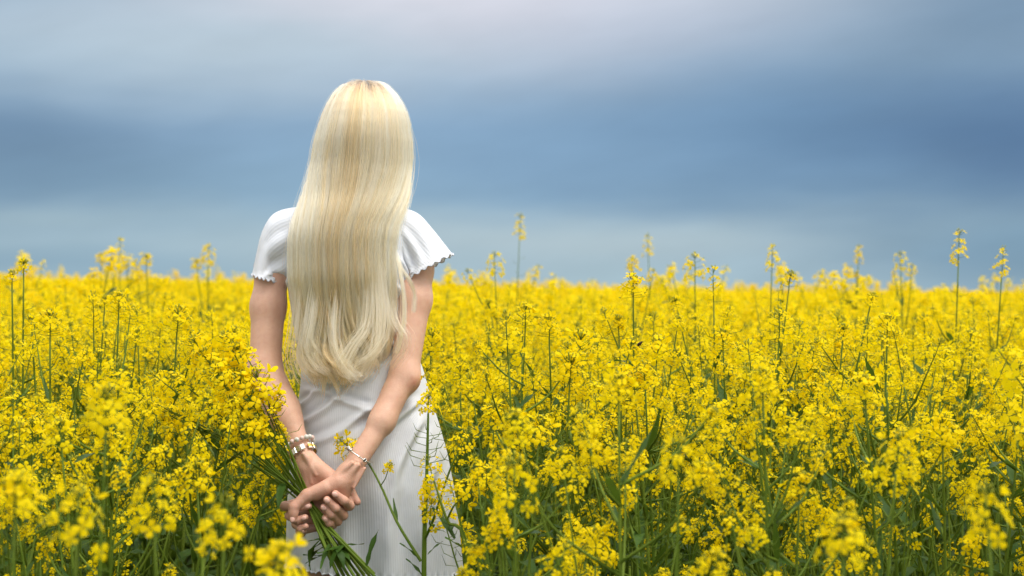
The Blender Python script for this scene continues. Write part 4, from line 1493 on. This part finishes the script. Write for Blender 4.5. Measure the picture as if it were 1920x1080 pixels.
watch = empty('wristwatch', (0, 0, 0)); watch.parent = person
cw = P(569, 849.5, 3.165)
nl = 26
RA_, RB_ = .0275, .0250
for k in range(nl):
    a = 2 * PI * (k + .5) / nl
    rad_ = math.sin(a) * s_ * RA_ + math.cos(a) * f * RB_
    p = cw + rad_
    n = math.sin(a) * s_ / RA_ + math.cos(a) * f / RB_; n /= np.linalg.norm(n)
    tg = np.cross(ax, n)
    if math.cos(a) > .80:
        continue
    for j, q in enumerate((-.0048, -.0016, .0016, .0048)):
        gold = (j in (1, 2)) or math.sin(a) > .25
        mb = box_mb(p + ax * q, tg * .0029, ax * .00145, n * .0012)
        mesh_obj('link', mb.mesh('link', [M_GOLD if gold else M_SILVER], smooth=False), watch)
# folding clasp on the inner wrist, and the case on the far side
for a, L in ((-.30, .0046), (.06, .0040), (.40, .0046)):
    n = math.sin(a) * s_ / RA_ + math.cos(a) * f / RB_; n /= np.linalg.norm(n); tg = np.cross(ax, n)
    p = cw + math.sin(a) * s_ * RA_ + math.cos(a) * f * RB_
    mb = box_mb(p + n * .0006, tg * L, ax * .0066, n * .0017, .12)
    mesh_obj('clasp', mb.mesh('clasp', [M_SILVER], smooth=False), watch)
mb = MB(); pc = cw - f * (RB_ + .003)
ring_pts = [pc + .012 * (math.cos(q) * ax + math.sin(q) * s_) for q in np.linspace(0, 2 * PI, 24, endpoint=False)]
mb.add(np.array([p + f * .003 for p in ring_pts] + [p - f * .003 for p in ring_pts]), [tuple(range(24)), tuple(range(47, 23, -1))] + [(j, j + 24, (j + 1) % 24 + 24, (j + 1) % 24) for j in range(24)])
mesh_obj('watch_case', mb.mesh('watch_case', [M_SILVER], smooth=False), watch)

# right wrist: loose silver bangle with charms
ban = empty('charm_bangle', (0, 0, 0)); ban.parent = person
axR = P(656, 884, 3.132) - P(718, 788, 3.185)
A0, A1 = P(651, 836, 3.130), P(695, 866, 3.135)
cbn = P(676, 853, 3.148)
sdir = (A1 - A0) / 2
half = np.linalg.norm(sdir); su = sdir / half
axr = axR / np.linalg.norm(axR)
fr = np.cross(su, axr); fr /= np.linalg.norm(fr)
if fr[1] > 0: fr = -fr
dipv = axr * .013
bang = lambda a: cbn + su * half * 1.04 * math.sin(a) + fr * .028 * math.cos(a) + dipv * max(0, math.cos(a)) ** .8
mb = MB(); tube(mb, [bang(a) for a in np.linspace(0, 2 * PI, 60)], .00155, 8)
mesh_obj('bangle', mb.mesh('bangle', [M_SILVER]), ban)


def charm(a0, n, rr, mats, step):
    for k in range(n):
        a = a0 + k * step
        p = bang(a); d = bang(a + .02) - bang(a - .02); d /= np.linalg.norm(d)
        u = np.cross(d, [0, 0, 1.0]); u /= np.linalg.norm(u); v = np.cross(d, u)
        mb = MB()
        cpts = [p + rr * (math.cos(q) * u + math.sin(q) * v) for q in np.linspace(0, 2 * PI, 15)]
        tube(mb, cpts, .0014, 6)
        mesh_obj('charm', mb.mesh('charm', [mats[k % len(mats)]]), ban)


charm(-1.30, 7, .0030, [M_SILVER, M_DARKSILVER], .075)
charm(.28, 3, .0028, [M_SILVER, M_DARKSILVER, M_SILVER], .085)
mb = MB(); p = bang(.36) + fr * .002
tube(mb, [p + .0035 * (math.cos(q) * su + math.sin(q) * axr) + fr * .002 * math.sin(3 * q) for q in np.linspace(0, 2 * PI, 20)], .001, 6)
mesh_obj('knot_charm', mb.mesh('knot_charm', [M_SILVER]), ban)

# ------------------------------------------------------------------ bouquet in the right hand
br = random.Random(31)
FIST = P(583, 950, 3.115)
bouquet = empty('bouquet', FIST.tolist(), 'loose bouquet of cut rapeseed stalks held behind the back', 'bouquet')
bdir = np.array(FIST)


def stalk(top, low, hd, sc, bend=(0, 0, 0), r0=.0028, leaves=(), jit=.008, pods=None):
    j = np.array([br.uniform(-jit, jit), br.uniform(-.004, .004), br.uniform(-jit, jit) * .5])
    fist = FIST + j
    upm = fist + (top - fist) * .5 + np.asarray(bend)
    lm = fist + (low - fist) * .5 + np.array([br.uniform(-.003, .003), -.004, 0])
    pts = smooth_path([low, lm, fist, upm, top], 22) - bdir
    mb, heads = build_stem(br, [(pts, r0, .0013, (hd, sc) if hd is not None else None, pods)], 6, 3)
    so = mesh_obj('flower_stalk', mb.mesh('flower_stalk', PM), bouquet)
    for p, d, hi, s2, spin in heads:
        h = mesh_obj('flower_head', HEADS[hi]['full'], so); put(h, p, rotz_to(d, spin), s2)
    for tt, a, L, vi in leaves:
        l = mesh_obj('leaf', LEAF_ME[vi], so)
        put(l, pts[int(tt * 21)], Quaternion((0, 1, 0), 0) @ leaf_q(a, -.6), L)
    return so


D_ = lambda: pick_head(br, 'dome')
R_ = lambda: pick_head(br, 'ring')
for k, (tp, hd, sc, bend, lv) in enumerate([
        ((497, 745, 3.07), D_(), 1.25, (.0, 0, .0), []),
        ((486, 838, 3.05), D_(), 1.35, (-.005, 0, .0), []),
        ((520, 830, 3.08), R_(), 1.0, (.004, 0, 0), []),
        ((459, 785, 3.06), D_(), 1.1, (-.004, 0, .006), []),
        ((432, 735, 3.06), D_(), 1.15, (-.006, 0, .01), []),
        ((405, 700, 3.08), D_(), 1.2, (-.008, 0, .012), []),
        ((462, 690, 3.10), D_(), 1.1, (-.002, 0, .006), []),
        ((375, 745, 3.07), R_(), 1.05, (-.01, 0, .018), []),
        ((352, 790, 3.05), D_(), 1.0, (-.01, 0, .022), []),
        ((350, 820, 3.03), D_(), .95, (-.006, 0, .02), []),
        ((292, 757, 3.04), None, .6, (-.012, 0, .030), []),
        ((306, 772, 3.04), pick_head(br, 'young'), .5, (-.012, 0, .024), []),
        ((463, 668, 3.09), None, .6, (.006, 0, .01), []),
        ((524, 866, 3.10), pick_head(br, 'young'), .45, (.003, 0, 0), []),
        ((532, 815, 3.09), pick_head(br, 'sparse'), .45, (.002, 0, 0), []),
        ((440, 830, 3.04), R_(), 1.0, (-.006, 0, .01), []),
        ((420, 790, 3.05), D_(), 1.05, (-.006, 0, .012), []),
        ((470, 750, 3.05), D_(), 1.2, (-.003, 0, .006), []),
        ((440, 665, 3.11), D_(), 1.05, (-.004, 0, .008), []),
        ((385, 668, 3.10), D_(), 1.0, (-.008, 0, .012), []),
        ((512, 775, 3.07), D_(), 1.0, (.0, 0, .0), []),
        ((330, 735, 3.06), R_(), 1.0, (-.012, 0, .02), [])]):
    f = k / 16
    low = P(632 + 75 * ((k * 7) % 17) / 16, 1075 + 18 * ((k * 5) % 17) / 16, 3.06 + .06 * ((k * 3) % 17) / 16)
    lvs = []
    if k % 2 == 0: lvs.append((.22 + .02 * (k % 5), [2.6, -1.0, -2.2, .6, 3.6][k % 5], .065, [1, 0, 3][k % 3]))
    if k in (1, 3, 9): lvs.append((.62, 2.8 + .2 * k, .07, 1))
    stalk(P(*tp), low, hd, sc, bend, .0029, lvs, pods=(.72, .93, 5) if k in (5, 8, 9, 10, 11, 12) else None)
# leaves hanging at the cut end
for px, py, a, L, vi in ((602, 1012, 2.7, .075, 1), (618, 1020, -1.9, .06, 0), (688, 1060, .9, .075, 0)):
    mb = MB(); mb.addt(LEAVES[vi], mat4((P(px, py, 3.075) - bdir), leaf_q(a, .9 if px > 650 else -1.0), L))
    mesh_obj('leaf', mb.mesh('leaf', PM), bouquet)

# ------------------------------------------------------------------ a small beetle on a flower
M_BEETLE, t, b = mat('beetle_shell', .5); b.inputs['Base Color'].default_value = (.020, .010, .005, 1); b.inputs['Specular IOR Level'].default_value = .2
pb = P(1199, 645, 3.365)
beetle = empty('beetle', pb.tolist(), 'tiny dark beetle sitting on a yellow rapeseed flower', 'beetle')
R = np.array(Euler((0, -.7, 0)).to_matrix())
mb = MB(); ellip(mb, (0, 0, 0), (.0062, .0036, .0036), 12, 8, R); mesh_obj('body', mb.mesh('body', [M_BEETLE]), beetle)
mb = MB(); ellip(mb, R @ np.array([.0068, 0, 0]), (.002, .0022, .002), 8, 6, R); mesh_obj('head', mb.mesh('head', [M_BEETLE]), beetle)
for sg in (-1, 1):
    for q in (-.003, 0, .003):
        mb = MB(); tube(mb, [R @ np.array([q, sg * .002, -.001]), R @ np.array([q * 1.4, sg * .006, -.002]), R @ np.array([q * 1.6, sg * .0075, -.006])], .0004, 4)
        mesh_obj('leg', mb.mesh('leg', [M_BEETLE]), beetle)
